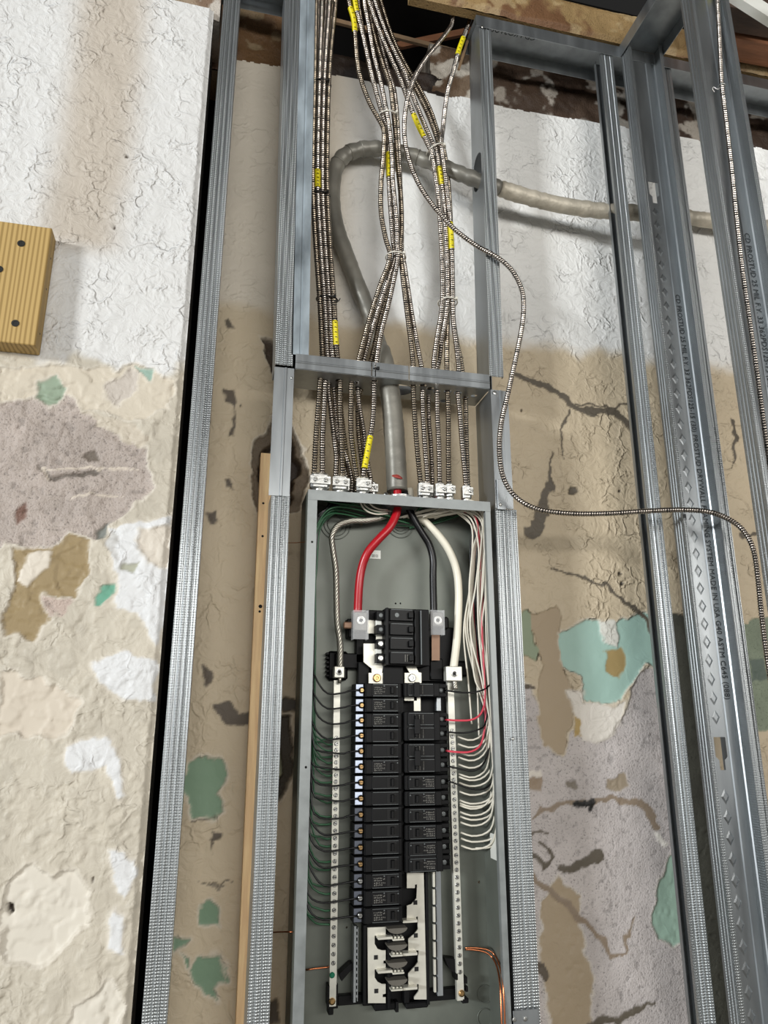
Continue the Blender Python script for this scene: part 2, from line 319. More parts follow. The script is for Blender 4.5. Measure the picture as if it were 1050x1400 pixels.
class Wall:
    """painted plaster surface: a grid facing -Y with real relief, colour carried per vertex"""
    def __init__(s, x0, x1, z0, z1, y, res):
        s.x = np.arange(x0, x1+res/2, res); s.z = np.arange(z0, z1+res/2, res); s.y = y; s.res = res
        s.X, s.Z = np.meshgrid(s.x, s.z, indexing='ij'); s.H = np.zeros(s.X.shape)
        s.col = np.zeros((*s.X.shape, 3)); s.mask = np.zeros((*s.X.shape, 2)); s.mask[..., 1] = 1
        wn = .013; s.WX = s.X+(fbm(s.X, s.Z, 38, 11, 5)-.5)*wn*2; s.WZ = s.Z+(fbm(s.X, s.Z, 38, 31, 5)-.5)*wn*2
    def patch(s, px, col, dh=-.0012, grain=0, ridge=.35, soft=.0025, rim=0, raw=False):
        P = [(q(a, b, s.y)[0], q(a, b, s.y)[2]) for a, b in px] if not raw else px
        xs = [p[0] for p in P]; zs = [p[1] for p in P]; mg = .02
        i0, i1 = np.searchsorted(s.x, [min(xs)-mg, max(xs)+mg]); j0, j1 = np.searchsorted(s.z, [min(zs)-mg, max(zs)+mg])
        if i1 <= i0 or j1 <= j0: return
        sl = (slice(i0, i1), slice(j0, j1)); d = sdf(s.WX[sl], s.WZ[sl], P)
        m = smooth(.5-d/(2*soft)); c = np.array(lin(col))
        s.col[sl] = s.col[sl]*(1-m[..., None])+c*m[..., None]
        s.H[sl] += dh*m
        s.mask[sl][..., 0] = s.mask[sl][..., 0]*(1-m)+grain*m; s.mask[sl][..., 1] = s.mask[sl][..., 1]*(1-m)+ridge*m
        if grain > .5:
            pit = smooth((vnoise(s.X[sl], s.Z[sl], 130, 501)*.85+vnoise(s.X[sl], s.Z[sl], 30, 502)*.15-.74)/.08)*m*grain
            s.col[sl] *= (1-.26*pit)[..., None]; s.H[sl] -= .0012*pit
            mo = fbm(s.X[sl], s.Z[sl], 22, 77)-.5; s.col[sl] *= (1+.35*mo*m)[..., None]; s.H[sl] += mo*m*.004
        if rim:
            r = np.exp(-((d-.0015)/.0025)**2); s.H[sl] += rim*r
            s.col[sl] = s.col[sl]*(1-.5*r[..., None])+np.array(lin((216, 208, 194)))*.5*r[..., None]
    def stroke(s, px, w0, w1, col, dh=.0012, grain=.2):
        P = [(q(a, b, s.y)[0], q(a, b, s.y)[2]) for a, b in px]; xs = [p[0] for p in P]; zs = [p[1] for p in P]; mg = .03
        i0, i1 = np.searchsorted(s.x, [min(xs)-mg, max(xs)+mg]); j0, j1 = np.searchsorted(s.z, [min(zs)-mg, max(zs)+mg])
        sl = (slice(i0, i1), slice(j0, j1)); best = np.full(s.X[sl].shape, 9.)
        n = len(P)-1
        for i in range(n):
            d, t = seg_dist(s.WX[sl], s.WZ[sl], P[i], P[i+1]); ww = (w0+(w1-w0)*(i+t)/n)*.0017/2; best = np.minimum(best, d-ww)
        m = smooth(.5-best/.003); c = np.array(lin(col))
        s.col[sl] = s.col[sl]*(1-m[..., None])+c*m[..., None]; s.H[sl] += dh*m
        s.mask[sl][..., 0] = s.mask[sl][..., 0]*(1-m)+grain*m; s.mask[sl][..., 1] *= (1-m*.7)
    def build(s, name, label=None, keep=None, back=.05):
        nx, nz = s.X.shape; V = np.stack([s.X, s.y-s.H, s.Z], -1).reshape(-1, 3)
        idx = np.arange(nx*nz).reshape(nx, nz)
        F = np.stack([idx[:-1, :-1], idx[1:, :-1], idx[1:, 1:], idx[:-1, 1:]], -1)
        if keep is not None: F = F[keep(s.X[:-1, :-1], s.Z[:-1, :-1])]
        F = F.reshape(-1, 4)
        me = bpy.data.meshes.new(name); me.vertices.add(len(V)); me.vertices.foreach_set('co', V.astype(np.float32).ravel())
        me.loops.add(F.size); me.loops.foreach_set('vertex_index', F.astype(np.int32).ravel())
        me.polygons.add(len(F)); me.polygons.foreach_set('loop_start', np.arange(0, F.size, 4, dtype=np.int32)); me.polygons.foreach_set('loop_total', np.full(len(F), 4, np.int32))
        me.update(calc_edges=True); me.polygons.foreach_set('use_smooth', np.ones(len(F), bool))
        for nm, arr in (('Col', s.col), ('Mask', np.concatenate([s.mask, np.zeros((nx, nz, 1))], -1))):
            at = me.attributes.new(nm, 'FLOAT_COLOR', 'POINT'); full = np.ones((nx*nz, 4), np.float32); full[:, :3] = arr.reshape(-1, 3); at.data.foreach_set('color', full.ravel())
        me.materials.append(M['wall']); o = bpy.data.objects.new(name, me); C.objects.link(o); o['kind'] = 'structure'
        if label: o['label'] = label
        return o

YB = .13     # back of the bays
# ---- back plaster behind the framing
W = Wall(-.034, 1.72, 0, 3.06, YB, .003)
n1 = fbm(W.X, W.Z, 4, 3); n2 = fbm(W.X, W.Z, 18, 5)
beige = np.array(lin((198, 182, 155))); white = np.array(lin((232, 231, 227)))
t = smooth((W.Z-2.33-(n2-.5)*.05)/.05)[..., None]*(.35+.65*smooth((W.X-.2)/.1))[..., None]
W.col[:] = beige*(1-t)+white*t
W.col *= (.88+.24*n1)[..., None]
W.H += (n1-.5)*.012+(n2-.5)*.004
W.mask[..., 1] = .55+.45*smooth((W.X-.55)/.05)
DK = (92, 82, 70); DK2 = (96, 88, 76); GR = (122, 148, 122)
for p in ([(250,1070),(258,1040),(280,1030),(303,1038),(308,1068),(300,1085),(308,1095),(303,1112),(290,1120),(262,1118),(256,1098)],
          [(274,1238),(293,1230),(295,1240),(293,1270),(276,1262)], [(236,1280),(263,1283),(258,1295),(240,1302)],
          [(262,1330),(275,1308),(306,1306),(308,1340),(294,1352),(300,1370),(288,1364),(268,1345)], [(250,1306),(262,1310),(259,1325),(253,1322)]):
    W.patch(p, GR, -.0015, 0, .1, rim=.0006)
W.patch([(292,965),(305,960),(325,975),(350,970),(350,990),(315,993),(300,980)], DK, .001)
W.patch([(294,1129),(310,1137),(306,1147),(294,1146),(287,1170),(288,1145),(296,1139)], DK, .001)
W.patch([(307,532),(322,531),(320,545),(318,560),(322,596),(315,598),(316,555),(308,545)], DK, .001)
W.patch([(307,655),(313,655),(316,668),(309,668)], DK, .001)
W.patch([(309,440),(316,436),(322,441),(320,450),(312,450)], DK2, .001)
W.patch([(278,912),(292,915),(290,930),(280,938),(276,925)], DK, .001); W.patch([(279,703),(292,700),(294,712),(284,716)], DK, .001)
W.patch([(350,607),(380,570),(400,584),(414,610),(421,650),(412,694),(395,702),(370,704),(352,696),(341,655)], (112, 98, 80), -.008, .6, .2, rim=.003)
W.patch([(362,615),(384,585),(400,600),(410,640),(402,680),(385,690),(360,680),(352,650)], (60, 50, 42), -.026, .8, 0)
W.patch([(356,463),(372,466),(388,480),(388,522),(372,512),(363,492)], (78, 66, 54), -.014, .6, 0, rim=.002)
W.patch([(380,952),(412,958),(412,972),(385,975)], (74, 66, 56), -.003)
W.patch([(345,1010),(372,985),(395,978),(404,1020),(399,1070),(376,1098),(350,1060)], (74, 66, 54), -.018, .7, 0, rim=.002)
W.patch([(366,1020),(382,1024),(388,1060),(376,1078),(366,1060)], (158, 158, 132), .014, .2, 0)
W.patch([(366,1372),(380,1368),(384,1400),(364,1400)], DK, -.004)
W.patch([(395,1320),(402,1300),(408,1360),(398,1370)], (150, 160, 120), 0)
for a, b in (((272,1205),(310,1215)), ((285,1212),(322,1204)), ((262,1122),(290,1118))): W.stroke([a, ((a[0]+b[0])/2, (a[1]+b[1])/2+4), b], 1.5, 1, DK2, -.001)
# bay right of the panel
W.patch([(704,925),(716,930),(735,960),(745,1020),(772,1035),(784,1000),(792,1000),(820,1016),(852,985),(872,925),(890,912),(960,908),(1010,1410),(690,1410)], (190, 182, 178), -.002, 1, .1, rim=.0008)
W.patch([(706,838),(722,832),(730,880),(742,882),(735,904),(708,892)], (138, 150, 124), -.001, 0, .1)
W.patch([(722,842),(765,825),(770,905),(786,945),(780,1000),(772,1032),(746,1022),(736,965),(742,900),(733,880)], (166, 148, 122), -.0005, 0, .1)
W.patch([(765,866),(795,850),(820,843),(833,868),(838,856),(870,838),(906,838),(912,880),(910,915),(884,906),(872,925),(850,950),(825,965),(800,955),(796,922),(766,902)], (160, 190, 178), -.0015, 0, .1, rim=.001)
W.patch([(828,890),(850,888),(858,905),(848,926),(830,920)], (160, 138, 92), -.001, 0, .1)
W.patch([(820,846),(838,848),(850,870),(843,886),(830,880)], (208, 206, 196), .002, 0, .6)
W.patch([(776,945),(800,945),(798,958),(830,966),(856,955),(850,990),(820,1017),(800,1010),(787,975)], (218, 211, 200), 0, 0, .6, rim=.001)
W.patch([(785,975),(792,980),(798,1005),(790,1008)], (176, 150, 96), 0)
W.patch([(742,1232),(765,1200),(790,1222),(795,1280),(806,1330),(810,1410),(755,1410),(735,1300)], (166, 149, 124), 0, .1, .1, rim=.0006)
W.patch([(893,1245),(898,1215),(915,1180),(930,1158),(940,1230),(938,1290),(925,1292),(900,1286),(890,1262)], (158, 184, 166), -.0015, 0, .1, rim=.0015)
W.patch([(720,1065),(742,1062),(740,1085),(722,1080)], (150, 132, 112), 0); W.patch([(722,1055),(740,1053),(742,1062),(720,1063)], (216, 208, 196), .001)
W.patch([(775,1068),(790,1064),(792,1076),(778,1076)], (128, 120, 108), -.002); W.patch([(832,1065),(852,1062),(858,1076),(846,1086),(833,1080)], (150, 136, 116), -.001)
W.patch([(893,1140),(902,1140),(914,1158),(908,1162)], (222, 216, 206), .001)
for pts, a, b, c in (([(700,512),(735,520),(762,535),(790,560),(815,564),(835,558),(855,578),(882,606)], 7, 12, DK2), ([(778,560),(771,590),(770,624)], 4, 2, DK2), ([(790,553),(810,556),(828,553)], 3, 3, DK2),
        ([(835,560),(850,552),(872,553)], 4, 2, DK2), ([(755,618),(751,665),(745,700),(726,730)], 2, 20, DK2), ([(755,779),(800,786),(850,815),(880,845),(906,880)], 2, 9, DK2),
        ([(730,1120),(762,1099),(800,1094),(850,1095),(875,1097),(888,1110),(897,1132)], 4, 10, (140, 124, 106)), ([(722,1150),(726,1170),(742,1187),(755,1176),(752,1162),(738,1156)], 6, 4, DK2),
        ([(765,1191),(795,1180),(820,1171)], 3, 14, DK2), ([(722,1203),(760,1222),(800,1260),(840,1303),(852,1300),(872,1250)], 10, 2, (140, 124, 106)), ([(808,1397),(860,1390),(892,1368)], 9, 4, DK2),
        ([(720,1140),(750,1140)], 4, 2, DK2), ([(880,690),(872,676),(884,668)], 3, 3, DK2), ([(1000,575),(1003,600),(1000,640)], 9, 2, DK2), ([(792,1098),(812,1093),(808,1103)], 7, 5, (30, 28, 26)),
        ([(1012,730),(1045,735)], 8, 3, DK2), ([(706,938),(732,945)], 9, 3, DK), ([(735,1320),(742,1333)], 14, 8, DK)):
    W.stroke(pts, a, b, c)
W.patch([(1010,850),(1060,840),(1080,1000),(1020,1000)], (128, 138, 118), -.001, .8, .2); W.patch([(1022,905),(1045,900),(1050,930),(1026,935)], (92, 104, 94), 0)
for (x, y_, r) in ((783,668,7), (845,783,3), (852,800,3), (712,560,2), (328,555,2), (410,515,2), (560,440,2), (630,490,2.5), (845,668,2)):
    W.patch([(x+r*math.cos(k), y_+r*math.sin(k)) for k in range(6)], DK2 if r > 5 else (50, 44, 38), -.003, soft=.0015)
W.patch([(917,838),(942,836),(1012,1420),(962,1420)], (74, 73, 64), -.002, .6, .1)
# plaster top edge: ragged, real opening above it
ZT = 3.02
zedge = ZT+(fbm(W.X, W.X*0+.5, 14, 77)-.5)*.03+.025*(W.X-.3)
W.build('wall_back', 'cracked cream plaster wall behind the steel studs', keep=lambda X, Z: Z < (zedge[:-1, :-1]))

# ---- thick plaster slab on the left
V = Wall(-1.1, -.0785, 0, 3.0, 0, .003)
n1 = fbm(V.X+9, V.Z, 4, 3); n2 = fbm(V.X+9, V.Z, 18, 5)
t = smooth((V.Z-2.11-(n2-.5)*.09)/.03)[..., None]
V.col[:] = np.array(lin((188, 180, 164)))*(1-t)+np.array(lin((212, 211, 208)))*t
xc = -.285+(fbm(V.Z, V.Z*0+1, 3, 8)-.5)*.04
band = np.exp(-((V.X-xc)/.075)**4)*smooth((V.Z-2.33)/.06)
V.col = V.col*(1-.75*band[..., None])+np.array(lin((176, 162, 143)))*.75*band[..., None]
V.col *= (.95+.10*n1)[..., None]; V.H += (n1-.5)*.012+(n2-.5)*.004
lowm = smooth((2.2-V.Z)/.1)
for sc_, sd_, hh_, cc_ in ((14, 91, .0022, 1.05), (26, 191, .0016, .95), (44, 291, .0014, 1.04)):
    ff = smooth((fbm(V.X+.02*(n2-.5), V.Z, sc_, sd_, 5)-.53)/.018); V.H += hh_*ff*(.25+.75*lowm); V.col *= (1+(cc_-1)*ff*lowm)[..., None]      # lifting paint below
edge = smooth((V.X-(-.0785-.006-.004*fbm(V.Z, V.Z*0, 30, 5)))/.006); V.H -= edge*.006
V.patch([(0,500),(30,505),(50,498),(85,500),(150,505),(195,497),(235,520),(230,560),(180,575),(120,560),(60,545),(0,560)], (200, 190, 172), -.0015, 0, .4, rim=.001)
V.patch([(-40,545),(20,552),(60,540),(105,545),(125,575),(150,592),(200,610),(207,660),(195,688),(160,706),(130,735),(98,728),(90,746),(40,750),(12,745),(-40,760)], (172, 160, 151), -.003, 1, .3, rim=.0018)
V.patch([(112,555),(130,570),(190,580),(205,600),(190,608),(150,592),(130,585)], (192, 182, 165), 0, 0, .6)
V.patch([(52,636),(64,640),(70,650),(105,643),(140,638),(132,648),(90,651),(66,655)], (104, 96, 88), -.004, .5, 0)
V.patch([(112,622),(130,618),(138,630),(122,632)], (110, 100, 90), -.003, .5, 0); V.patch([(20,700),(36,690),(38,710),(24,722)], (120, 92, 80), -.002, 1, 0)
V.patch([(132,722),(152,710),(142,730),(133,732)], (120, 122, 116), -.003, 0, 0)
V.patch([(98,728),(125,736),(122,780),(110,806),(98,822),(80,815),(60,810),(66,840),(60,868),(45,876),(15,868),(8,852),(14,820),(18,790),(20,755),(35,748),(90,745)], (148, 129, 94), -.002, .15, .1, rim=.001)
V.patch([(34,755),(68,750),(62,780),(42,800),(20,790),(30,775)], (212, 203, 188), .002, 0, .3)
V.patch([(62,812),(80,818),(98,825),(85,840),(66,838)], (186, 168, 156), 0, 1, .1)
V.patch([(44,546),(56,525),(76,514),(92,530),(84,546),(62,550)], (142, 157, 136), -.001, 0, .1, rim=.0012)
V.patch([(186,502),(215,505),(205,527),(191,515)], (146, 170, 156), -.001, 0, .1, rim=.001)
V.patch([(133,828),(142,800),(153,799),(152,820),(143,830)], (104, 160, 136), -.001, 0, .1)
V.patch([(145,545),(150,520),(178,503),(188,508),(182,535),(160,556)], (190, 181, 170), -.002, 0, .8, rim=.001)  # grey for the shadow at a paint flap, put into the wall colour
V.patch([(0,918),(60,926),(115,962),(92,1002),(60,1010),(25,998),(0,1018)], (202, 191, 174), -.002, 0, .1, rim=.0012)
V.patch([(8,1224),(25,1190),(50,1175),(75,1195),(102,1190),(125,1215),(118,1262),(85,1300),(60,1322),(10,1312),(-5,1260)], (210, 203, 189), -.003, 0, .08, rim=.0018)
V.patch([(90,1410),(100,1370),(150,1340),(168,1372),(160,1410)], (210, 203, 189), -.002, 0, .1, rim=.0015)
V.patch([(10,1236),(22,1238),(20,1250),(12,1252)], (44, 34, 28), -.012, 0, 0, soft=.002)
for p in ([(150,722),(234,704),(236,780),(230,830),(218,885),(190,842),(160,830),(152,762)], [(128,905),(170,890),(216,905),(212,962),(170,955),(140,930)], [(90,1020),(140,1006),(165,1030),(176,1085),(160,1092),(145,1050),(95,1058)], [(150,1165),(190,1172),(188,1200),(164,1228),(155,1190)], [(152,1240),(172,1250),(168,1306),(150,1300)]):
    V.patch(p, (214, 214, 213), .0028, 0, 1, rim=.0008)
V.patch([(146,735),(160,720),(165,745),(158,765),(149,750)], (188, 186, 182), -.002, 0, .5)
V.patch([(190,725),(232,718),(228,775),(200,770),(186,745)], (204, 195, 181), -.002, 0, .7, rim=.0012)
V.patch([(165,765),(188,768),(178,785),(160,776)], (168, 168, 150), -.002, 0, .3)
for pts in ([(60,640),(100,635),(150,640),(190,640)], [(90,680),(130,672),(170,676)], [(60,640),(65,660)]): V.stroke(pts, 2, 1.5, (208, 196, 180), .002)
for (x, y_) in ((174,212), (159,311), (130,1200)): V.patch([(x-2,y_-2),(x+2,y_-2),(x+2,y_+2),(x-2,y_+2)], (70, 58, 46), -.002, soft=.0015)
V.mask[..., 1] *= 1-.45*smooth((2.16-V.Z)/.08)
V.build('wall_left', 'peeling white and cream plaster wall left of the studs')
g = G().box(-1.1, -.0795, .012, YB+.02, 0, 2.985); obj('wall_jamb', g, mat('plaster_edge_shade', (34, 30, 27), .8, 0, .2, 12, .003, 40), kind='structure')  # jamb near-black: shadow of the gap beside the stud put into its colour
g = G().box(-.03, 1.8, YB+.045, YB+.28, 0, 2.93); obj('wall_core', g, mat('masonry_core', (96, 84, 70), .9, 0, .2, 12, .003, 40), kind='structure')
g = G().box(-7, 7, -8, .6, -.05, 0); obj('floor', g, M['floor'], kind='structure')
g = G().box(-7, 7, -8, .9, 3.75, 3.8); obj('ceiling', g, mat('dark_subfloor', (34, 28, 24), .9, 0, .3, 8), kind='structure')

# ---- rough masonry above the plaster
def rubble(name, x0, x1, z0, z1, y, depth, cols, seed, res=.004, amp=.014, label=None, thick=.1, zlow=None):
    xs = np.arange(x0, x1+res, res); zs = np.arange(z0, z1+res, res); X, Z = np.meshgrid(xs, zs, indexing='ij')
    n = fbm(X, Z, 16, seed, 5); n_ = fbm(X, Z, 5, seed+9, 3); H = (n-.5)*amp*2+(n_-.5)*amp
    edge = np.minimum(np.minimum(Z-z0, z1-Z)/.012, 1); H -= (1-smooth(edge))*.008
    nx, nz = X.shape; g = G(); idx = np.arange(nx*nz).reshape(nx, nz)
    F = np.stack([idx[:-1, :-1], idx[1:, :-1], idx[1:, 1:], idx[:-1, 1:]], -1).reshape(-1, 4)
    V_ = np.stack([X, y-H, Z], -1).reshape(-1, 3)
    me = bpy.data.meshes.new(name)
    bv = [(x, y+thick, z) for x in (x0, x1) for z in (z0, z1)]; m = len(V_)
    c = [idx[0, 0], idx[0, -1], idx[-1, 0], idx[-1, -1]]
    faces = F.tolist()+[[m, m+1, m+3, m+2], [c[0], c[2], m+2, m], [c[1], m+1, m+3, c[3]], [c[0], m, m+1, c[1]], [c[2], c[3], m+3, m+2]]
    me.from_pydata(V_.tolist()+bv, [], faces); me.update()
    for p in me.polygons[:len(F)]: p.use_smooth = True
    t1 = smooth((fbm(X, Z, 9, seed+3, 4)-.44)/.1)[..., None]; t2 = smooth((fbm(X, Z, 22, seed+5, 4)-.52)/.08)[..., None]
    a, b, c_ = [np.array(lin(k)) for k in cols]; col = (a*(1-t1)+b*t1); col = col*(1-t2*.7)+c_*t2*.7
    at = me.attributes.new('Col', 'FLOAT_COLOR', 'POINT'); full = np.ones((len(V_)+4, 4), np.float32); full[:len(V_), :3] = col.reshape(-1, 3); full[len(V_):, :3] = a; at.data.foreach_set('color', full.ravel())
    at = me.attributes.new('Mask', 'FLOAT_COLOR', 'POINT'); full = np.zeros((len(V_)+4, 4), np.float32); full[:, 0] = .8; full[:, 1] = .2; at.data.foreach_set('color', full.ravel())
    me.materials.append(M['wall']); o = bpy.data.objects.new(name, me); C.objects.link(o); o['kind'] = 'structure'
    if label: o['label'] = label
    return o
BR = ((84, 62, 46), (112, 92, 70), (176, 164, 146))
rubble('trim_1', -.1, .17, 2.99, 3.22, YB+.01, .1, ((110, 82, 54), (84, 58, 38), (150, 132, 104)), 4)
rubble('trim_2', .17, .50, 2.99, 3.10, YB+.012, .1, ((44, 36, 30), (34, 26, 22), (58, 46, 38)), 14)
rubble('trim_3', .46, .60, 2.99, 3.20, YB+.006, .1, ((112, 94, 76), (92, 72, 54), (206, 198, 184)), 24)
rubble('trim_4', .60, 1.75, 2.99, 3.24, YB+.008, .1, ((78, 62, 50), (58, 44, 34), (188, 180, 168)), 34, amp=.012)
# big masonry beam over the track
rubble('trim_5', .37, 1.75, 3.166, 3.262, -.005, .1, ((150, 124, 84), (112, 80, 54), (172, 150, 112)), 47, amp=.008, thick=.03, label='rough mortar-smeared lintel above the steel track')
rubble('trim_6', -1.1, -.065, 2.99, 3.12, .008, .1, ((126, 104, 86), (150, 132, 112), (206, 200, 190)), 57, amp=.008, thick=.12)
# cavity shells, coloured near-black for the shade in their depth
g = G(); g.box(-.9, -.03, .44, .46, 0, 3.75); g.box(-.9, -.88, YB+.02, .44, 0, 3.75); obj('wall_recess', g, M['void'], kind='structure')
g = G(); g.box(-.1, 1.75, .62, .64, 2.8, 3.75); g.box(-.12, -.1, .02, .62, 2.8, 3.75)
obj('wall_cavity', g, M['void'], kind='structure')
g = G().box(.37, 1.9, .0, .06, 3.27, 3.75); obj('wall_upper_shade', g, M['void'], kind='structure')  # near-black slab whose colour stands in for the unlit space over the lintel
def stick(name, a, b, w_, t_, m, label, cat, **k):
    a = np.array(a); b = np.array(b); d = (b-a)/np.linalg.norm(b-a); u = np.cross(d, [0, 1, 0]); u /= np.linalg.norm(u); v_ = np.cross(d, u)
    vv = [p+sx*u*w_/2+sy*v_*t_/2 for p in (a, b) for sx, sy in ((-1, -1), (1, -1), (1, 1), (-1, 1))]
    g = G().add(vv, [(0, 1, 2, 3), (4, 7, 6, 5), (0, 4, 5, 1), (1, 5, 6, 2), (2, 6, 7, 3), (3, 7, 4, 0)]); return obj(name, g, m, None, label, cat, **k)
stick('wood_lath', q(455,28,.26), q(650,78,.26), .014, .008, M['lath'], 'thin pale lath crossing the dark cavity behind the cables', 'lath')
stick('wood_lath', q(530,66,.30), q(656,40,.30), .02, .01, M['brownwood'], 'brown lath end rising to the right in the dark cavity', 'lath')
stick('wood_lath', q(650,22,.07), q(627,95,.07), .006, .006, M['lath'], 'thin wooden sliver hanging beside the single cable in the cavity', 'sliver')
stick('ceiling_joist', q(955,40,-.05), q(1130,75,-.05), .09, .06, M['brownwood'], 'brown wooden joist above the lintel at the upper right', 'joist')
stick('ceiling_joist', q(955,8,-.12), q(1130,40,-.12), .05, .06, M['darkwood'], 'dark wooden joist end, topmost at the upper right', 'joist')
stick('board', q(998,-12,-.16), q(1110,60,-.16), .04, .02, M['label'], 'white painted board corner at the very top right', 'board')

# ================================================================= STEEL FRAMING
def offs(poly, t):
    P = np.array(poly, float); n = len(P); out = []
    for i in range(n):
        a = P[i]-P[i-1] if i > 0 else P[1]-P[0]; b = P[i+1]-P[i] if i < n-1 else P[-1]-P[-2]
        a = a/np.linalg.norm(a); b = b/np.linalg.norm(b); na = np.array([-a[1], a[0]]); nb = np.array([-b[1], b[0]])
        m = na+nb; m = m/max(1e-6, np.linalg.norm(m)); out.append(P[i]+m*t/max(.4, m@na))
    return [tuple(p) for p in P]+[tuple(p) for p in out[::-1]]
T = .0014
def ribs(u0, u1, k=3, dep=.0013):
    L = []; w_ = (u1-u0)
    for i in range(k):
        c = u0+w_*(i+1)/(k+1); L += [(c-.0022, 0), (c-.0012, dep), (c+.0012, dep), (c+.0022, 0)]
    return L
def stud(xt, xb, zt, zb, y0, d, w_, side, label, group=None, punch=(), front=None, ribn=3):
    """C stud with its flange facing the room; side = where the web is"""
    front = front or M['knurl']
    t = thing('steel_stud', ((xb+w_/2), y0+d/2, zb), label, 'stud', group)
    rb = ribs(.002, w_-.002, ribn); lx, wx = (0, w_) if side == 'R' else (w_, 0)
    if side == 'R': pf = [(0, .008), (0, 0)]+[(a, b) for a, b in rb]+[(w_, 0)]
    else: pf = [(w_, .008), (w_, 0)]+[(a, b) for a, b in rb][::-1]+[(0, 0)]
    s = 1 if side == 'R' else -1
    A, B = (xb, y0, zb), (xt, y0, zt)
    obj('flange', G().prism(offs(pf, T*s), A, B), front, t)
    pb = [(lx, d-.008), (lx, d), (wx, d)]; obj('flange', G().prism(offs(pb, -T*s), A, B), M['galv'], t)
    hol = []
    for (zc, hh, rr) in punch: hol.append([(d/2+rr*math.cos(a), zc+(hh*(1 if math.sin(a) > 0 else -1))+rr*math.sin(a)) for a in np.linspace(.01, 2*math.pi-.2, 14)])
    v, f = plate([(T, zb), (d-T, zb), (d-T, zt), (T, zt)], hol, T)
    g = G(); g.add([((xb+(xt-xb)*(b-zb)/(zt-zb))+(wx-s*T/2)+c, y0+a, b) for a, b, c in v], f); obj('web', g, M['galv'], t)
    return t
ZTR = 3.148
ZK = 0.012
D = .072
stud(-.058, -.064, ZTR-.02, ZK, 0, D, .036, 'R', 'grey knurled steel stud beside the edge of the left plaster wall')
stud(.074, .090, ZTR-.02, 2.165, 0, D, .0335, 'L', 'knurled steel stud standing above the header, left of the white-smeared one')
stud(.109, .1205, ZTR-.02, 2.190, .0, D, .0335, 'R', 'steel stud smeared with white plaster beside the left cable bundle', front=M['smear'], ribn=1)
stud(.094, .0895, 1.905, ZK, 0, D, .0335, 'L', 'knurled steel stud in front of the vertical wood strip, left of the panel')
stud(.541, .5285, ZTR-.002, 2.190, 0, D, .031, 'L', 'knurled steel stud above the header with the grey service cable running through it', punch=[(2.725, .022, .026)])
st = stud(.529, .5195, 1.905, ZK, 0, D, .044, 'L', 'knurled steel stud running down the right side of the panel')
stud(.863, .862, ZTR-.03, ZK, 0, .034, .0325, 'R', 'free-standing knurled steel stud in the middle of the right bay')
stud(1.030, 1.022, ZTR-.02, ZK, 0.002, D, .033, 'L', 'dark knurled steel stud directly behind the open corner stud')

def track(x0, x1, y0, y1, zweb, h, down, label, holes=(), cat='track', name='steel_track', txt=None, th=T):
    t = thing(name, ((x0+x1)/2, (y0+y1)/2, zweb), label, cat)
    v, f = plate([(x0, y0), (x1, y0), (x1, y1), (x0, y1)], [list(k) for k in holes], th)
    g = G().add([(a, b, zweb+c) for a, b, c in v], f); obj('web', g, M['galv'], t)
    s = -1 if down else 1
    for y in (y0, y1):
        yy = -T if y == y0 else 0
        obj('flange', G().box(x0, x1, y+yy, y+yy+T, zweb-s*T/2, zweb+s*h, .0004), M['galv'], t)
    return t
# top tracks
tr = track(.533, .92, -.002, .077, ZTR, .034, True, 'steel top track under the masonry lintel between the panel stud and the corner')
p = q(667, 52, .03)
obj('printed_text', text_g('CD PROSTUD', .020, lambda u, v_, w_: (.70-u, .030-v_, ZTR-.0012-w_)), M['inkfaint'], tr)
track(.92, 1.75, -.002, .077, ZTR, .034, True, 'steel top track continuing to the right behind the corner studs')
tr = track(-.065, .145, -.002, .077, ZTR-.004, .034, True, 'short steel top track over the narrow left bay')
obj('printed_text', text_g('PROSTUD', .016, lambda u, v_, w_: (.075-u, .012-v_, ZTR-.0052-w_)), M['inkfaint'], tr)
# floor tracks
for a, b, l in ((-.065, .145, 'steel floor track under the left bay'), (.50, 1.75, 'steel floor track under the right-hand bays')):
    track(a, b, -.003, .078, T, .03, False, l)
# perpendicular top track at the corner
t = thing('steel_track', (.97, -.35, ZTR), 'steel top track coming forward from the corner towards the camera', 'track')
xa, xb_ = .917, 1.018
obj('web', G().box(xa, xb_, -.8, -.004, ZTR, ZTR+T), M['galv'], t)
obj('flange', G().box(xa-T, xa, -.8, -.004, ZTR-.034, ZTR+T, .0004), M['galv'], t)
obj('flange', G().box(xb_, xb_+T, -.8, -.004, ZTR-.034, ZTR+T, .0004), M['galv'], t)
t = thing('steel_track', (.97, -.35, 0), 'steel floor track coming forward from the corner', 'track')
obj('web', G().box(xa, xb_, -.8, -.004, 0, T), M['galv'], t)
for x in (xa-T, xb_): obj('flange', G().box(x, x+T, -.8, -.004, T, .032, .0004), M['galv'], t)

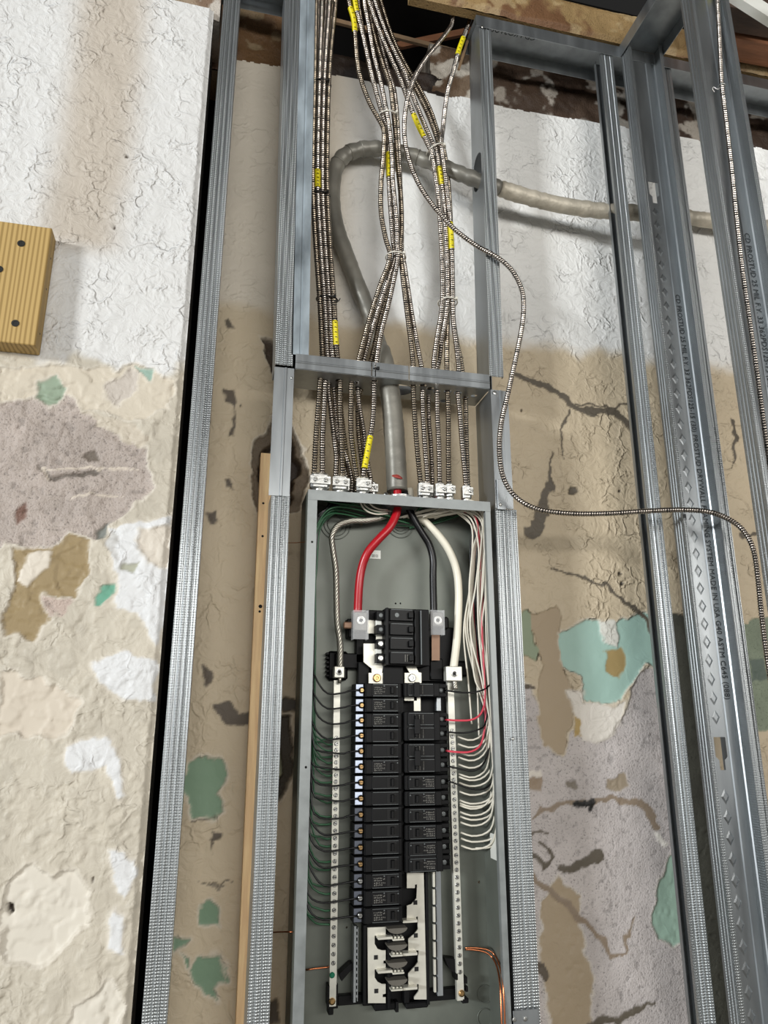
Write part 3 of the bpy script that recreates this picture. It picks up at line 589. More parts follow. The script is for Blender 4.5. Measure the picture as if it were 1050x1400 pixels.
# studs of the perpendicular wall: open side to the camera
def side_stud(yb, label, text, zt0, slots, dia=True):
    t = thing('steel_stud', (.967, yb, 0), label, 'stud'); x0, x1 = .9195, 1.0155; f = .034
    zb, zt = ZK, ZTR-.003; A, B = (x0, yb, zb), (x0, yb, zt)
    pl = [(0, 0)]+[(T*.9*(1 if i % 4 in (1, 2) else 0), -f*(.15+.7*(i//4+.5)/3)-(.002 if i % 4 > 1 else -.002)*1) for i in range(12)]
    pl = [(0, 0)]
    for c in (.25, .5, .75): pl += [(0, -f*c+.0022), (.0012, -f*c+.0012), (.0012, -f*c-.0012), (0, -f*c-.0022)]
    pl += [(0, -f), (.008, -f)]
    obj('flange', G().prism(offs(pl, T), A, B), M['knurl'], t)
    w_ = x1-x0
    pr = [(w_, 0), (w_, -f), (w_-.009, -f)]; obj('flange', G().prism(offs(pr, -T), A, B), M['knurl'], t)
    # web with a raised strip and key slots
    xs = w_*.68
    def slot(zc):
        cx = w_*.50; return [(x0+cx-.013, zc+.03), (x0+cx-.013, zc-.006), (x0+cx-.006, zc-.012), (x0+cx-.006, zc-.03), (x0+cx+.006, zc-.03), (x0+cx+.006, zc-.012), (x0+cx+.013, zc-.006), (x0+cx+.013, zc+.03)]
    v, fc = plate([(x0+T, zb), (x0+xs, zb), (x0+xs, zt), (x0+T, zt)], [slot(z) for z in slots], T)
    obj('web', G().add([(a, yb+c, b) for a, b, c in v], fc), M['galv'], t)
    st_ = [(xs, 0), (xs+.002, -.003), (xs+.018, -.003), (xs+.020, -.0008), (xs+.026, -.0008), (xs+.028, -.003), (w_-T, -.003)]
    obj('raised_strip', G().prism(offs(st_, T*.7), A, B), M['galv'], t)
    if dia:
        g = G(); z = .9
        while z < 2.75:
            if all(abs(z-s_) > .05 for s_ in slots):
                cx = x0+w_*.47; a = .009; h = .014
                g.add([(cx, yb-.0008, z+h), (cx+a, yb-.0008, z), (cx, yb-.0008, z-h), (cx-a, yb-.0008, z), (cx, yb-.0016, z+h*.55), (cx+a*.55, yb-.0016, z), (cx, yb-.0016, z-h*.55), (cx-a*.55, yb-.0016, z)],
                      [(0, 1, 5, 4), (1, 2, 6, 5), (2, 3, 7, 6), (3, 0, 4, 7), (4, 5, 6, 7)])
            z += .036
        obj('embossed_diamonds', g, M['galv'], t, kind='stuff')
    obj('printed_text', text_g(text, .0165, lambda u, v_, ww: (x0+xs+.004+v_, yb-.0042-ww, zt0-u)), M['inkfaint'], t)
    return t
zA = q(931, 405, 0)[2]
side_stud(-.001, 'open corner steel stud with black stencilling, diamond embossing and a key slot', 'CD PROSTUD 25 MIL F.Y. 33 362PDS125-15 (30) PROSTUD DRYWALL FRAMING SYSTEM MADE IN USA G40 ASTM C645 (088)', zA, [q(900, 265, 0)[2], q(990, 1030, 0)[2]])
zB = q(1027, 322, -.23)[2]
side_stud(-.231, 'steel stud nearest the camera at the right edge, with a cable strapped inside', 'CD PROSTUD 25 MIL F.Y. 33 362PDS125-15 (30) PROSTUD', zB, [1.25], dia=False)

# header over the panel: a track with holes for the cables, ends bent down as legs
HZ = 2.1600; HX0, HX1 = .1285, .5275; HD = .086
hol = []
def hc(px, py, dd): 
    p = q(px, py, dd); return p[0], dd
HOLES = [(440,520,.030,.0075),(463,520,.030,.0075),(449,527,.052,.0075),(484,523,.034,.0075),(490,531,.055,.0075),(512,521,.028,.008),(499,532,.062,.007),(565,527,.026,.0075),(578,527,.036,.008),(588,531,.056,.008),(597,535,.030,.008),(612,535,.030,.0085),(626,537,.030,.0085),(636,543,.055,.0075),(607,548,.062,.0085),(648,541,.045,.007)]
HXY = []
for a, b, dd, r in HOLES:
    p = q(a, b, dd); d_ = cF+(a-525)/CF*cR+(700-b)/CF*cU; s_ = (HZ-cC[2])/d_[2]; X = cC+s_*d_
    HXY.append((X[0], min(max(X[1], .012), .075), r))
hd = thing('steel_header', ((HX0+HX1)/2, HD/2, HZ), 'horizontal steel header track with cable holes between the studs above the panel', 'track')
# keep holes apart
PIPE_H = (q(541, 541, .046)[0], .046, .026)
keep_ = []
for h in HXY:
    if all(math.hypot(h[0]-k[0], h[1]-k[1]) > h[2]+k[2]+.001 for k in keep_+[PIPE_H]) : keep_.append(h)
v, f = plate([(HX0, 0), (HX1, 0), (HX1, HD), (HX0, HD)], [circ(h[0], h[1], h[2], 14) for h in keep_]+[circ(PIPE_H[0]+.004, PIPE_H[1], PIPE_H[2]+.006, 22, PIPE_H[2])], T)
obj('web', G().add([(a, b, HZ+c) for a, b, c in v], f), M['galv'], hd)
x1 = q(508, 505)[0]; x2 = q(559, 510)[0]
prf = [(0, 0), (0, .011), (.0012, .0125), (.0012, .0145), (0, .016), (0, .031)]
def flange_h(xa, xb, y):
    g = G(); n = len(prf); vv = [(x, y-.0015-p_[0], HZ+p_[1]) for x in (xa, xb) for p_ in prf]+[(x, y, HZ+p_[1]) for x in (xa, xb) for p_ in prf]
    for i in range(n-1): g_f = None
    F = [(i, i+1, n+i+1, n+i) for i in range(n-1)]+[(2*n+i, 3*n+i, 3*n+i+1, 2*n+i+1) for i in range(n-1)]+[(0, n, 3*n, 2*n), (n-1, 3*n-1, 4*n-1, 2*n-1), tuple(range(n))+tuple(range(3*n-1, 2*n-1, -1)), tuple(range(n, 2*n))+tuple(range(4*n-1, 3*n-1, -1))]
    return g.add(vv, F)
for a, b in ((HX0, x1-.001), (x1+.001, x1+.0065), (x1+.0085, x2-.001), (x2+.001, HX1)): obj('flange', flange_h(a, b, -.0005), M['galv'], hd)
obj('flange', G().box(HX0, HX1, HD, HD+T, HZ, HZ+.03), M['galv'], hd)
def leg(x0, x1, z0, z1, label, wside):
    t = thing('steel_leg_track', ((x0+x1)/2, .04, z0), label, 'track')
    w_ = x1-x0; A, B = (x0, -.0025, z0), (x0, -.0025, z1)
    pr = [(0, 0), (w_*.50, 0), (w_*.53, -.0018), (w_*.62, -.0018), (w_*.65, 0), (w_, 0)]
    obj('flange', G().prism(offs(pr, T), A, B), M['galv'], t)
    xw = x1 if wside == 'R' else x0
    obj('web', G().box(xw-(T if wside == 'R' else 0), xw+(0 if wside == 'R' else T), -.001, HD, z0, z1), M['galv'], t)
    return t
l1 = leg(.0885, .1265, 1.9, HZ-.002, 'short smooth steel track wrapping the left stud beside the panel corner', 'R')
l2 = leg(.5285, .566, 1.905, HZ-.002, 'short smooth steel track wrapping the right stud above the panel corner', 'L')
obj('screw', G().disc_rot(q(676, 537, -.004), (0, -1, 0), [(.004, 0), (.004, .0015), (.002, .002)], 10), M['screw'], l2)
obj('screw', G().disc_rot(q(399, 517, -.004), (0, -1, 0), [(.002, 0), (.002, .0015), (.001, .002)], 8), M['screw'], l1)
br = thing('steel_clip', q(686, 700, -.004), 'small smooth steel plate screwed beside the top right corner of the panel', 'clip')
pz = [q(679, 655, -.006), q(692, 697, -.006)]
obj('plate', G().box(pz[0][0], pz[1][0], -.0065, -.0045, pz[1][2], pz[0][2], .0005), M['galv'], br)
obj('screw', G().disc_rot(q(684, 690, -.0065), (0, -1, 0), [(.0035, 0), (.0035, .0012), (.002, .002)], 10), M['screw'], br)
# plate low on the right stud
z_ = q(720, 1380, -.004)[2]
br = thing('steel_sleeve', (.54, -.004, z_-.16), 'smooth steel sleeve with two bright screws on the stud right of the panel', 'plate')
obj('plate', G().box(.5195, .565, -.0052, -.0035, z_-.16, z_, .0005), M['galv'], br)
for a in ((703, 1394), (718, 1393)): obj('screw', G().disc_rot(q(*a, -.0055), (0, -1, 0), [(.0035, 0), (.0035, .0012), (.002, .002)], 10), M['screw'], br)
# small screws
for a, l in (((659, 37), 'tiny screw head at the top of the stud beside the track'), ((701, 1010), 'screw head on the stud edge right of the panel')):
    obj('screw', G().disc_rot(q(*a, -.0035), (0, -1, 0), [(.003, 0), (.003, .0012), (.0015, .002)], 10), M['screw'], None, l, 'screw')

# wood strip behind the left stud
pt = q(357, 619, .085); pb = q(322.5, 1400, .085)
g = G().add([], []); x0 = pt[0]; x1 = pb[0]+(pb[0]-pt[0])*pb[2]/(pt[2]-pb[2])*1.0
g.prism([(0, 0), (.04, 0), (.04, .028), (0, .028)], (x1, .085, .0), (x0, .085, pt[2]))
wd = thing('wood_strip', (x1+.02, .1, 0), 'vertical raw wood furring strip behind the knurled stud left of the panel', 'wood strip')
obj('strip', g, M['wood'], wd)
g = G()
for a in ((354,829,3),(353,836,2),(362,832,2),(357,733,2),(358,688,2)):
    c = q(a[0]+2, a[1], .0848); g.disc_rot(c, (0, -1, 0), [(a[2]*.0012, 0), (a[2]*.0009, .0004)], 8)
obj('nail_holes', g, M['holeshade'], wd)

# wooden block on the left wall
wb = thing('wood_block', (-.42, -.02, 2.13), 'yellow pine block with dark screws fixed to the left plaster wall', 'wood block')
xr = (q(66, 310, -.040)[0]+q(54, 470, -.040)[0])/2; zt_ = q(30, 306, -.040)[2]; zb_ = q(30, 470, -.040)[2]
obj('block', G().box(xr-.36, xr, -.040, -.001, zb_, zt_, .0015), M['pine'], wb)
for a in ((29, 333), (21, 442), (-1, 368), (-40, 340), (-48, 440)):
    obj('screw', G().disc_rot(q(*a, -.0402), (0, -1, 0), [(.0066, 0), (.0066, .0008), (.0035, .0008), (.003, .0003)], 12), M['ink'], wb)
for a in ((65, 353), (59, 395), (52, 456)):
    pp = q(*a, -.02); obj('nail', G().disc_rot((xr, -.02, pp[2]), (1, 0, 0), [(.002, 0), (.002, .0004)], 8), M['ink'], wb)

# ================================================================= THE PANEL
BX0, BX1, BZ1, BZ0, BD = .1605, .5175, 1.916, .905, .094
bt = thing('panel_box', ((BX0+BX1)/2, BD/2, BZ0), 'open grey steel electrical panel box between the studs', 'panel box')
# back with small real holes
hp = [(541,825,2),(547.5,825,2),(642,867,2.2),(655,1206,2.6),(474,1268,2),(494,716,4)]
hs = []
for a, b, r in hp: c = q(a, b, BD-.002); hs.append(circ(c[0], c[2], r*.0009, 8))
v, f = plate([(BX0, BZ0), (BX1, BZ0), (BX1, BZ1), (BX0, BZ1)], hs, .0016)
obj('back_panel', G().add([(a, BD-.0008+c, b) for a, b, c in v], f), M['boxsteel'], bt)
obj('side_panel', G().box(BX0, BX0+.0016, 0, BD-.0016, BZ0, BZ1), M['boxsteel'], bt)
obj('side_panel', G().box(BX1-.0016, BX1, 0, BD-.0016, BZ0, BZ1), M['boxsteel'], bt)
topg = G().box(BX0+.0016, BX1-.0016, 0, BD-.0016, BZ1-.0016, BZ1); obj('top_panel', topg, M['boxsteel'], bt)
obj('bottom_panel', G().box(BX0+.0016, BX1-.0016, 0, BD-.0016, BZ0, BZ0+.0016), M['boxsteel'], bt)
lw = .0175
lipholes = [(423,741),(413,1049)]
v, f = plate([(BX0, BZ0), (BX0+lw, BZ0), (BX0+lw, BZ1-.001), (BX0, BZ1-.001)], [circ(BX0+.010, q(a, b)[2], .0022, 8) for a, b in lipholes], .0016)
obj('lip', G().add([(a, -.001+c, b) for a, b, c in v], f), M['lipsteel'], bt)
obj('lip', G().box(BX1-.0105, BX1, -.0018, 0, BZ0, BZ1-.001), M['lipsteel'], bt)
obj('lip', G().box(BX0, BX1, -.0026, -.0019, BZ1-.019, BZ1+.0005), M['lipsteel'], bt)
obj('lip_return', G().box(BX0+lw-.001, BX0+lw, -.0005, .008, BZ0, BZ1-.02), M['lipsteel'], bt)
obj('lip_return', G().box(BX1-.0110, BX1-.0102, -.0005, .008, BZ0, BZ1-.02), M['lipsteel'], bt)
# knockouts on the back and left side
for a, b, rs_ in ((459,717,(.016,.023,.030)),(547,718,(.012,.018,.026)),(617,702,(.012,.018)),(655,694,(.010,))):
    c = q(a, b, BD-.003)
    for r in rs_: obj('knockout_ring', G().torus(c, (0, 1, 0), r, .0009, 30, 5), M['boxsteel'], bt)
for a, b in ((663,1359),(663,1391)):
    c = q(a, b, BD-.0025); obj('knockout_ring', G().torus(c, (0, 1, 0), .0135, .0009, 28, 5), M['boxsteel'], bt)
for z in (1.80, 1.765, 1.73, 1.695): obj('knockout_ring', G().torus((BX0+.002, .055, z), (1, 0, 0), .012, .0009, 24, 5), M['boxsteel'], bt)
c = q(511, 758, BD-.0025)
obj('sticker', G().box(c[0]-.014, c[0]+.014, BD-.0025, BD-.0022, c[2]-.0085, c[2]+.0085), M['label'], bt)
obj('print', text_g('00101', .009, lambda u, v_, w_: (c[0]-.004+u*.6, BD-.0028-w_, c[2]-.006+v_)), M['ink'], bt.children[-1])
# label on the right inner wall
pa = q(676, 1160, .03); obj('sticker', G().box(BX1-.0022, BX1-.0018, .02, .06, pa[2]-.02, pa[2]+.022), M['label'], bt)

def R(x0, y0, x1, y1, d):      # pixel rectangle at depth d -> world x0,x1,z0,z1
    xm, ym = (x0+x1)/2, (y0+y1)/2
    return q(x0, ym, d)[0], q(x1, ym, d)[0], q(xm, y1, d)[2], q(xm, y0, d)[2]
def rbox(g, x0, y0, x1, y1, d, t, bev=0):
    a, b, c, e = R(x0, y0, x1, y1, d); g.box(a, b, d, d+t, c, e, bev); return g

# ---- interior chassis (black base), bus bars, rails
it = thing('panel_interior', (.339, .07, 1.06), 'black plastic panel interior with bus bars and side rails behind the breakers', 'panel interior')
g = G(); rbox(g, 497, 1185, 586, 1372, .082, .008, .001); rbox(g, 490, 905, 612, 1190, .080, .010, .001)
# feet at the bottom, crenellated lower edge
rbox(g, 512, 1371, 541, 1382, .066, .024, .002); rbox(g, 555, 1370, 586, 1379, .066, .024, .002)
rbox(g, 462, 1360, 500, 1374, .078, .012, .001); rbox(g, 583, 1352, 626, 1368, .078, .012, .001)
rbox(g, 530, 1275, 534, 1380, .060, .022, .0006); rbox(g, 553, 1350, 560, 1372, .062, .02, .001); rbox(g, 541, 1370, 545, 1384, .066, .02)
rbox(g, 583, 1190, 586.5, 1374, .062, .02, .0005); rbox(g, 497, 1265, 501, 1374, .062, .02, .0005)
# wings to the neutral bars
for pts in ([(463,1330),(478,1316),(487,1315),(487,1322),(478,1326),(466,1340)], [(606,1308),(622,1310),(628,1322),(624,1334),(612,1322)]):
    P = [q(a, b, .075) for a, b in pts]; n = len(P)
    g.add([(p_[0], .068, p_[2]) for p_ in P]+[(p_[0], .088, p_[2]) for p_ in P], [tuple(range(n)), tuple(range(n, 2*n))[::-1]]+[(i, (i+1) % n, (i+1) % n+n, i+n) for i in range(n)])
obj('base', g, M['black'], it)
g = G(); rbox(g, 497, 856, 622, 932, .070, .02, .002); rbox(g, 458, 893, 500, 914, .072, .018, .002); rbox(g, 490, 905, 505, 935, .06, .02, .001)
rbox(g, 448, 890, 476, 930, .078, .012, .004); rbox(g, 604, 903, 640, 925, .078, .012, .004)
rbox(g, 476, 855, 504, 872, .060, .03, .002); rbox(g, 500, 834, 524, 850, .056, .034, .002); rbox(g, 474, 846, 482, 861, .058, .02, .002); rbox(g, 604, 843, 614, 860, .058, .02, .003)
rbox(g, 487, 872, 498, 906, .072, .018, .001); rbox(g, 588, 900, 606, 930, .066, .02, .002); rbox(g, 524, 908, 552, 936, .045, .04, .002); rbox(g, 545, 935, 552, 1195, .05, .03)
for i in range(6): rbox(g, 446, 892+6*i, 450, 895+6*i, .074, .012, .0006)
obj('support_frame', g, M['black'], it)
# upper bus straps
def pplate(pts, d, t):
    P = [q(a, b, d) for a, b in pts]; v, f = plate([(p_[0], p_[2]) for p_ in P], [], t)
    return G().add([(a, d+c, b) for a, b, c in v], f)
s1 = obj('bus_strap', pplate([(497,880),(514,880),(514,840),(524,840),(524,909),(522,920),(526,920),(526,936),(504,936),(504,920),(508,920),(508,914),(497,905)], .050, .002), M['bus'], it)
obj('bolt', G().disc_rot(q(515, 927, .049), (0, -1, 0), [(.0075, 0), (.0075, .003), (.006, .0045), (.003, .0045), (.002, .003)], 16), M['brass'], s1)
s2 = obj('bus_strap', pplate([(551,905),(566,905),(572,919),(576,920),(576,934),(553,934),(553,920),(560,920)], .050, .002), M['bus'], it)
obj('bolt', G().disc_rot(q(563, 927, .049), (0, -1, 0), [(.0075, 0), (.0075, .003), (.006, .0045), (.003, .0045), (.002, .003)], 16), M['screw'], s2)
obj('bus_strap', pplate([(590,868),(601,868),(601,903),(590,903)], .056, .002), M['dullcopper'], it)
g = G(); rbox(g, 553, 953, 570, 958, .052, .002); rbox(g, 566, 953, 575, 972, .052, .002); obj('bus_strap', g, M['bus'], it)
g = G(); rbox(g, 502, 848, 515, 866, .054, .002); obj('bus_strap', g, M['bus'], it)
# white barrier beside main
g = G(); rbox(g, 514, 840, 522, 868, .040, .012, .001); rbox(g, 514, 879, 522, 908, .040, .012, .001); obj('barrier', g, M['label'], it)
# lower bus plates
lb = obj('bus_plate', pplate([(502,1268),(527,1267),(527,1280),(517,1280),(514,1279),(512,1279),(512,1290),(516,1297),(522,1299),(527,1299),(527,1313),(524,1313),(524,1317),(527,1317),(527,1326),(517,1326),(514,1325),(512,1325),(512,1336),(516,1342),(522,1345),(527,1345),(527,1358),(523,1359),(523,1363),(527,1363),(527,1371),(503,1371)], .066, .003), M['bus'], it)
rbp = obj('bus_plate', pplate([(556,1193),(579,1193),(583,1366),(566,1366),(566,1363),(572,1355),(572,1345),(570,1345),(570,1350),(558,1350),(558,1330),(562,1326),(566,1322),(571,1315),(572,1299),(569,1299),(568,1304),(558,1304),(558,1283),(562,1280),(566,1277),(571,1270),(571,1253),(569,1253),(568,1259),(556,1259),(556,1238),(562,1236),(569,1228),(570,1209),(567,1209),(567,1214),(556,1214)], .066, .003), M['bus'], it)
for a, b, p_ in ((514,1309,lb),(514.5,1355,lb),(568,1234,rbp),(568.5,1279,rbp),(569.5,1325,rbp)):
    g = G(); rbox(g, a-2.6, b-3, a+2.6, b+3, .0636, .0006); obj('square_hole', g, M['holeshade'], p_)
for a, b, s_ in ((517,1283,1),(571,1305,-1),(517,1329,1),(571,1352,-1),(571,1260,-1)):
    g = G(); x2 = a+s_*20; x3 = a+s_*36
    rbox(g, min(a, x2), b-2, max(a, x2), b+1.8, .050, .018, .0006)
    if b != 1260: rbox(g, min(x2, x3), b+.5, max(x2, x3), b+3.2, .046, .02, .0006)
    if b != 1260:
        for k in range(3): rbox(g, min(x2, x3)+2+k*5, b-2.5, min(x2, x3)+4.5+k*5, b, .052, .012)
    obj('stab_finger', g, M['bus'], it)
for i, b in enumerate((1272,1295,1319,1343)):
    c0 = q(530, b-2, .046); c1 = q(557, b-2, .046); cx = (c0[0]+c1[0])/2; hw = (c1[0]-c0[0])/2
    pts = [(cx-hw, 0), (cx+hw, 0)]+[(cx+hw*math.cos(t_), -.0085*math.sin(t_)) for t_ in np.linspace(.15, math.pi-.15, 9)]
    v, f = plate(pts, [], .02); obj('arc_shield', G().add([(a, .056+c, c0[2]+b_) for a, b_, c in v], f), M['shield'], it)
# side rails
g = G(); rbox(g, 483.5, 1266, 487, 1371, .060, .022, .0005); rbox(g, 488.5, 1268, 489.5, 1369, .064, .02)
for k in range(12): rbox(g, 486.5, 1270+k*8.2, 489.5, 1274+k*8.2, .062, .006, .0004)
obj('mounting_rail', g, M['galv'], it)
g = G(); rbox(g, 597, 1190, 604.5, 1362, .062, .02, .0006); obj('mounting_rail', g, M['galv'], it)
g = G(); rbox(g, 597, 953, 603, 972, .064, .02, .0006); obj('mounting_rail', g, M['galv'], it)
for k in range(7):
    g = G(); rbox(g, 592+k*.25, 1192+k*24, 595+k*.25, 1213+k*24, .058, .006, .0004); obj('rail_tab', g, M['bus'], it)

# ---- neutral / ground bars
def bar(xt, yt, xb, yb, w_, d, label, ys, side, lug, foot):
    a = q(xt, yt, d); b = q(xb, yb, d); hw = w_*.00136/2*1.0
    t = thing('terminal_bar', (b[0], d, b[2]), label, 'terminal bar')
    g = G(); zz = (a[2]+b[2])/2
    g.prism([(-hw, 0), (hw, 0), (hw, .009), (-hw, .009)], b, a); obj('bar', g, M['alu'], t)
    for y_ in ys:
        u = (y_-yt)/(yb-yt); x_ = xt+(xb-xt)*u; c = q(x_, y_, d-.0002)
        sc = obj('screw', G().disc_rot(c, (0, -1, 0), [(.0036, 0), (.0036, .0011), (.0028, .0016)], 10), M['screw'], t)
        ang = random.uniform(0, 3.1); dx, dz = math.cos(ang)*.003, math.sin(ang)*.003; nx_, nz_ = -math.sin(ang)*.0006, math.cos(ang)*.0006; y0 = c[1]-.0018
        obj('slot', G().add([(c[0]+dx+nx_, y0, c[2]+dz+nz_), (c[0]-dx+nx_, y0, c[2]-dz+nz_), (c[0]-dx-nx_, y0, c[2]-dz-nz_), (c[0]+dx-nx_, y0, c[2]+dz-nz_)], [(0, 1, 2, 3)]), M['holeshade'], sc)
    lx0, ly0, lx1, ly1 = lug; g = G(); rbox(g, lx0, ly0, lx1, ly1, d-.020, .019, .0012); l = obj('lug', g, M['alu'], t)
    lc = q((lx0+lx1)/2, (ly0+ly1)/2, d-.0202); r = .0062
    obj('set_screw', G().disc_rot(lc, (0, -1, 0), [(r, 0), (r, .001), (r*.75, .0012), (r*.5, .0006)], 14), M['screw'], l)
    obj('hex_socket', G().disc_rot(lc-np.array([0, .0008, 0]), (0, -1, 0), [(r*.5, 0), (r*.5, .0006)], 6), M['holeshade'], l)
    if foot == 'L':
        obj('green_screw', G().disc_rot(q(454, 1333, d-.0005), (0, -1, 0), [(.0045, 0), (.0045, .0015), (.003, .0025)], 12), M['greens'], t)
        obj('end_screw', G().disc_rot(q(454, 1369, d-.0005), (0, -1, 0), [(.0055, 0), (.0055, .0015), (.003, .003)], 12), M['brass'], t)
        g = G(); rbox(g, 448, 1348, 450.5, 1376, d, .02); rbox(g, 459.5, 1346, 462, 1376, d, .02); rbox(g, 449, 1378, 456, 1388, d, .02, .001); rbox(g, 449, 1376, 462, 1379, d, .02)
    else:
        obj('end_screw', G().disc_rot(q(631, 1358, d-.0005), (0, -1, 0), [(.0055, 0), (.0055, .0015), (.003, .003)], 12), M['brass'], t)
        g = G(); rbox(g, 623, 1331, 626, 1340, d, .02); rbox(g, 635, 1336, 639, 1345, d, .02); rbox(g, 632, 1365, 641, 1372, d, .02, .001); rbox(g, 637, 1349, 640, 1356, d, .02)
    obj('clip', g, M['black'], t)
    return t
YSL = [1009+8.0*i+ (i*i)*.075 for i in range(36)]; YSL = [y_ for y_ in YSL if y_ < 1325]
YSR = [999+8.0*i+(i*i)*.05 for i in range(42)]; YSR = [y_ for y_ in YSR if y_ < 1330]
bar(461, 930, 455, 1378, 8.6, .062, 'ground bar with the green-headed screw on the left of the breakers', YSL, 'L', (457, 911, 471, 926.5), 'L')
bar(616, 930, 630, 1368, 9, .062, 'neutral bar with a long row of screws right of the breakers', YSR, 'R', (610.5, 911, 632, 931), 'R')

# ---- breakers
BY = .030
def slits(g, x0, x1, z, n, y):       # rows of raised print strokes
    for i in range(n):
        x = x0+(x1-x0)*(i+.15+.3*random.random())/n; g.box(x, x+(x1-x0)/n*.55, y-.0002, y, z-.0012*random.uniform(.4, 1), z+.0014*random.uniform(.4, 1.2))
def breaker(side, zc, rows, kind, label, group, first=True):
    """side L: terminal on the left; built around zc (top row centre)"""
    pitch = .0254; h = pitch*rows-.0012; z1 = zc+pitch/2-.0006; z0 = z1-h; s = 1 if side == 'L' else -1
    if side == 'L': xa = LX0; xb = LX1
    else: xa = RX1; xb = RX0
    def X(u): return xa+(xb-xa)*u
    t = thing('circuit_breaker', ((xa+xb)/2, BY+.03, z0), label, 'circuit breaker', group)
    def bx(g, u0, u1, y0, y1, za, zb, bev=.0006): return g.box(X(u0), X(u1), y0, y1, za, zb, bev)
    g = G(); bx(g, .20, .98, BY+.004, .078, z0, z1); bx(g, .22, .34, BY+.001, BY+.006, z0+.0006, z1-.0006); bx(g, .93, .99, BY+.008, .078, z0+.001, z1-.001)
    obj('body', g, M['black'], t)
    for r in range(rows):
        c = zc-pitch*r; lo, hi = c-pitch/2+.0022, c+pitch/2-.0022
        # raised frame of the face
        g = G(); 
        if kind in ('blank', 'text', 'tt') :
            bx(g, .34, .92, BY+.0005, BY+.006, lo, hi, .0007)
        else: bx(g, .34, .92, BY+.0005, BY+.006, lo, hi, .0007)
        fc = obj('face', g, M['black2'], t)
        g = G()
        for (za, zb) in ((hi-.0009, hi-.0002), (lo+.0002, lo+.0009)): g.box(X(.36), X(.9), BY+.0001, BY+.0006, za, zb)
        obj('face_edge', g, M['bush'], fc)
        # handle slot and handle
        u0, u1 = (.68, .84) if side == 'L' else (.62, .80)
        if side == 'R': u0, u1 = .66, .82
        g = G(); bx(g, u0-.02, u1+.02, BY-.0004, BY+.0006, lo+.002, hi-.002, .0002); obj('handle_slot', g, M['holeshade'], fc)
        g = G(); xa_, xb_ = sorted((X(u0+.05), X(u1-.03)))
        g.add([(xa_, BY-.0004, lo+.004), (xb_, BY-.0004, lo+.004), (xb_, BY-.0004, hi-.004), (xa_, BY-.0004, hi-.004), (xa_+.001, BY-.0055, lo+.005), (xb_-.002, BY-.0055, lo+.005), (xb_-.002, BY-.0055, hi-.005), (xa_+.001, BY-.0055, hi-.005)],
              [(0, 1, 2, 3), (4, 7, 6, 5), (0, 4, 5, 1), (1, 5, 6, 2), (2, 6, 7, 3), (3, 7, 4, 0)])
        obj('handle', g, M['black2'], t)
        if kind in ('text', 'rtext'):
            g = G(); 
            for k, zz in enumerate((c+.0045, c+.001, c-.0028, c-.006)):
                a, b = sorted((X(.38), X(.56))); slits(g, a, b, zz, 6-k//2, BY+.0003)
            a, b = sorted((X(.565), X(.62))); slits(g, a, b, c+.003, 2, BY+.0003); slits(g, a, b, c-.003, 2, BY+.0003)
            obj('rating_print', g, M['print'], fc)
            g = G(); g.disc_rot((X(.885), BY+.0004, c+.006), (0, -1, 0), [(.0012, 0), (.0012, .0006)], 8); g.disc_rot((X(.60), BY+.0004, c+.0075), (0, -1, 0), [(.0012, 0), (.0012, .0006)], 8); obj('test_point', g, M['bush'], fc)
        if kind == 'double':
            g = G(); 
            for k in range(3): xx = X(.60+.08*k); g.box(xx, xx+.0009, BY-.0006, BY+.0003, lo+.003, hi-.003)
            obj('handle_ribs', g, M['print'], fc)
        # terminal
        g = G()
        if side == 'L':
            bx(g, 0, .20, BY+.012, .078, c-pitch/2+.0012, c+pitch/2-.0012, .0006); tm = obj('terminal_block', g, M['black'], t)
            g = G(); bx(g, .015, .165, BY+.0112, BY+.0119, c-pitch/2+.0025, c+pitch/2-.0025, 0); obj('terminal_face', g, M['lilac'] if STK[0] else M['lilacdim'], tm)
            g = G(); g.disc_rot((X(.135), BY+.011, c), (0, -1, 0), [(.0058, 0), (.0058, .0018), (.0046, .0024)], 14); obj('terminal_ring', g, M['black'], tm)
            g = G(); g.disc_rot((X(.135), BY+.009, c), (0, -1, 0), [(.0044, 0), (.0044, .0016), (.003, .0028)], 12); sc = obj('terminal_screw', g, M['brass'] if random.random() < .5 else M['screw'], t)
            g = G(); g.box(X(.135)-.0034, X(.135)+.0034, BY+.0060, BY+.0062, c-.0005, c+.0005); obj('slot', g, M['holeshade'], sc)
        else:
            bx(g, 0, .20, BY+.016, .078, c-pitch/2+.0012, c-.0045, .0006); bx(g, 0, .20, BY+.016, .078, c+.0045, c+pitch/2-.0012, .0006); bx(g, .08, .20, BY+.018, .078, c-.005, c+.005, 0)
            tm = obj('terminal_block', g, M['black'], t)
            g = G(); g.disc_rot((X(.13), BY+.0165, c), (0, -1, 0), [(.004, 0), (.004, .0016), (.002, .0022)], 12); obj('terminal_screw', g, M['bush'], tm)
    if kind == 'double':
        g = G(); cz = (z0+z1)/2; bx(g, .68, .80, BY-.008, BY-.0055, cz-.013, cz+.013, .0006); obj('handle_tie', g, M['black2'], t)
    return t
STK = [True]
LX0, LX1 = q(484.5, 1080, BY+.012)[0], q(551, 1080, BY)[0]
RX0, RX1 = q(553.5, 1060, BY)[0], q(614, 1060, BY+.012)[0]
zt_ = q(520, 943.6, BY)[2]; zb_ = q(520, 1252, BY)[2]; PZ = (zt_-zb_)/14
NUM = ['topmost', 'second', 'third', 'fourth', 'fifth', 'sixth', 'seventh', 'eighth', 'ninth', 'tenth', 'eleventh', 'twelfth', 'thirteenth', 'fourteenth', 'lowest']
kinds = ['text', 'text', 'text', 'blank', 'blank', 'text', 'blank', 'blank', 'blank', 'blank', 'blank', 'blank', 'text', 'text', 'text']
proto = {}
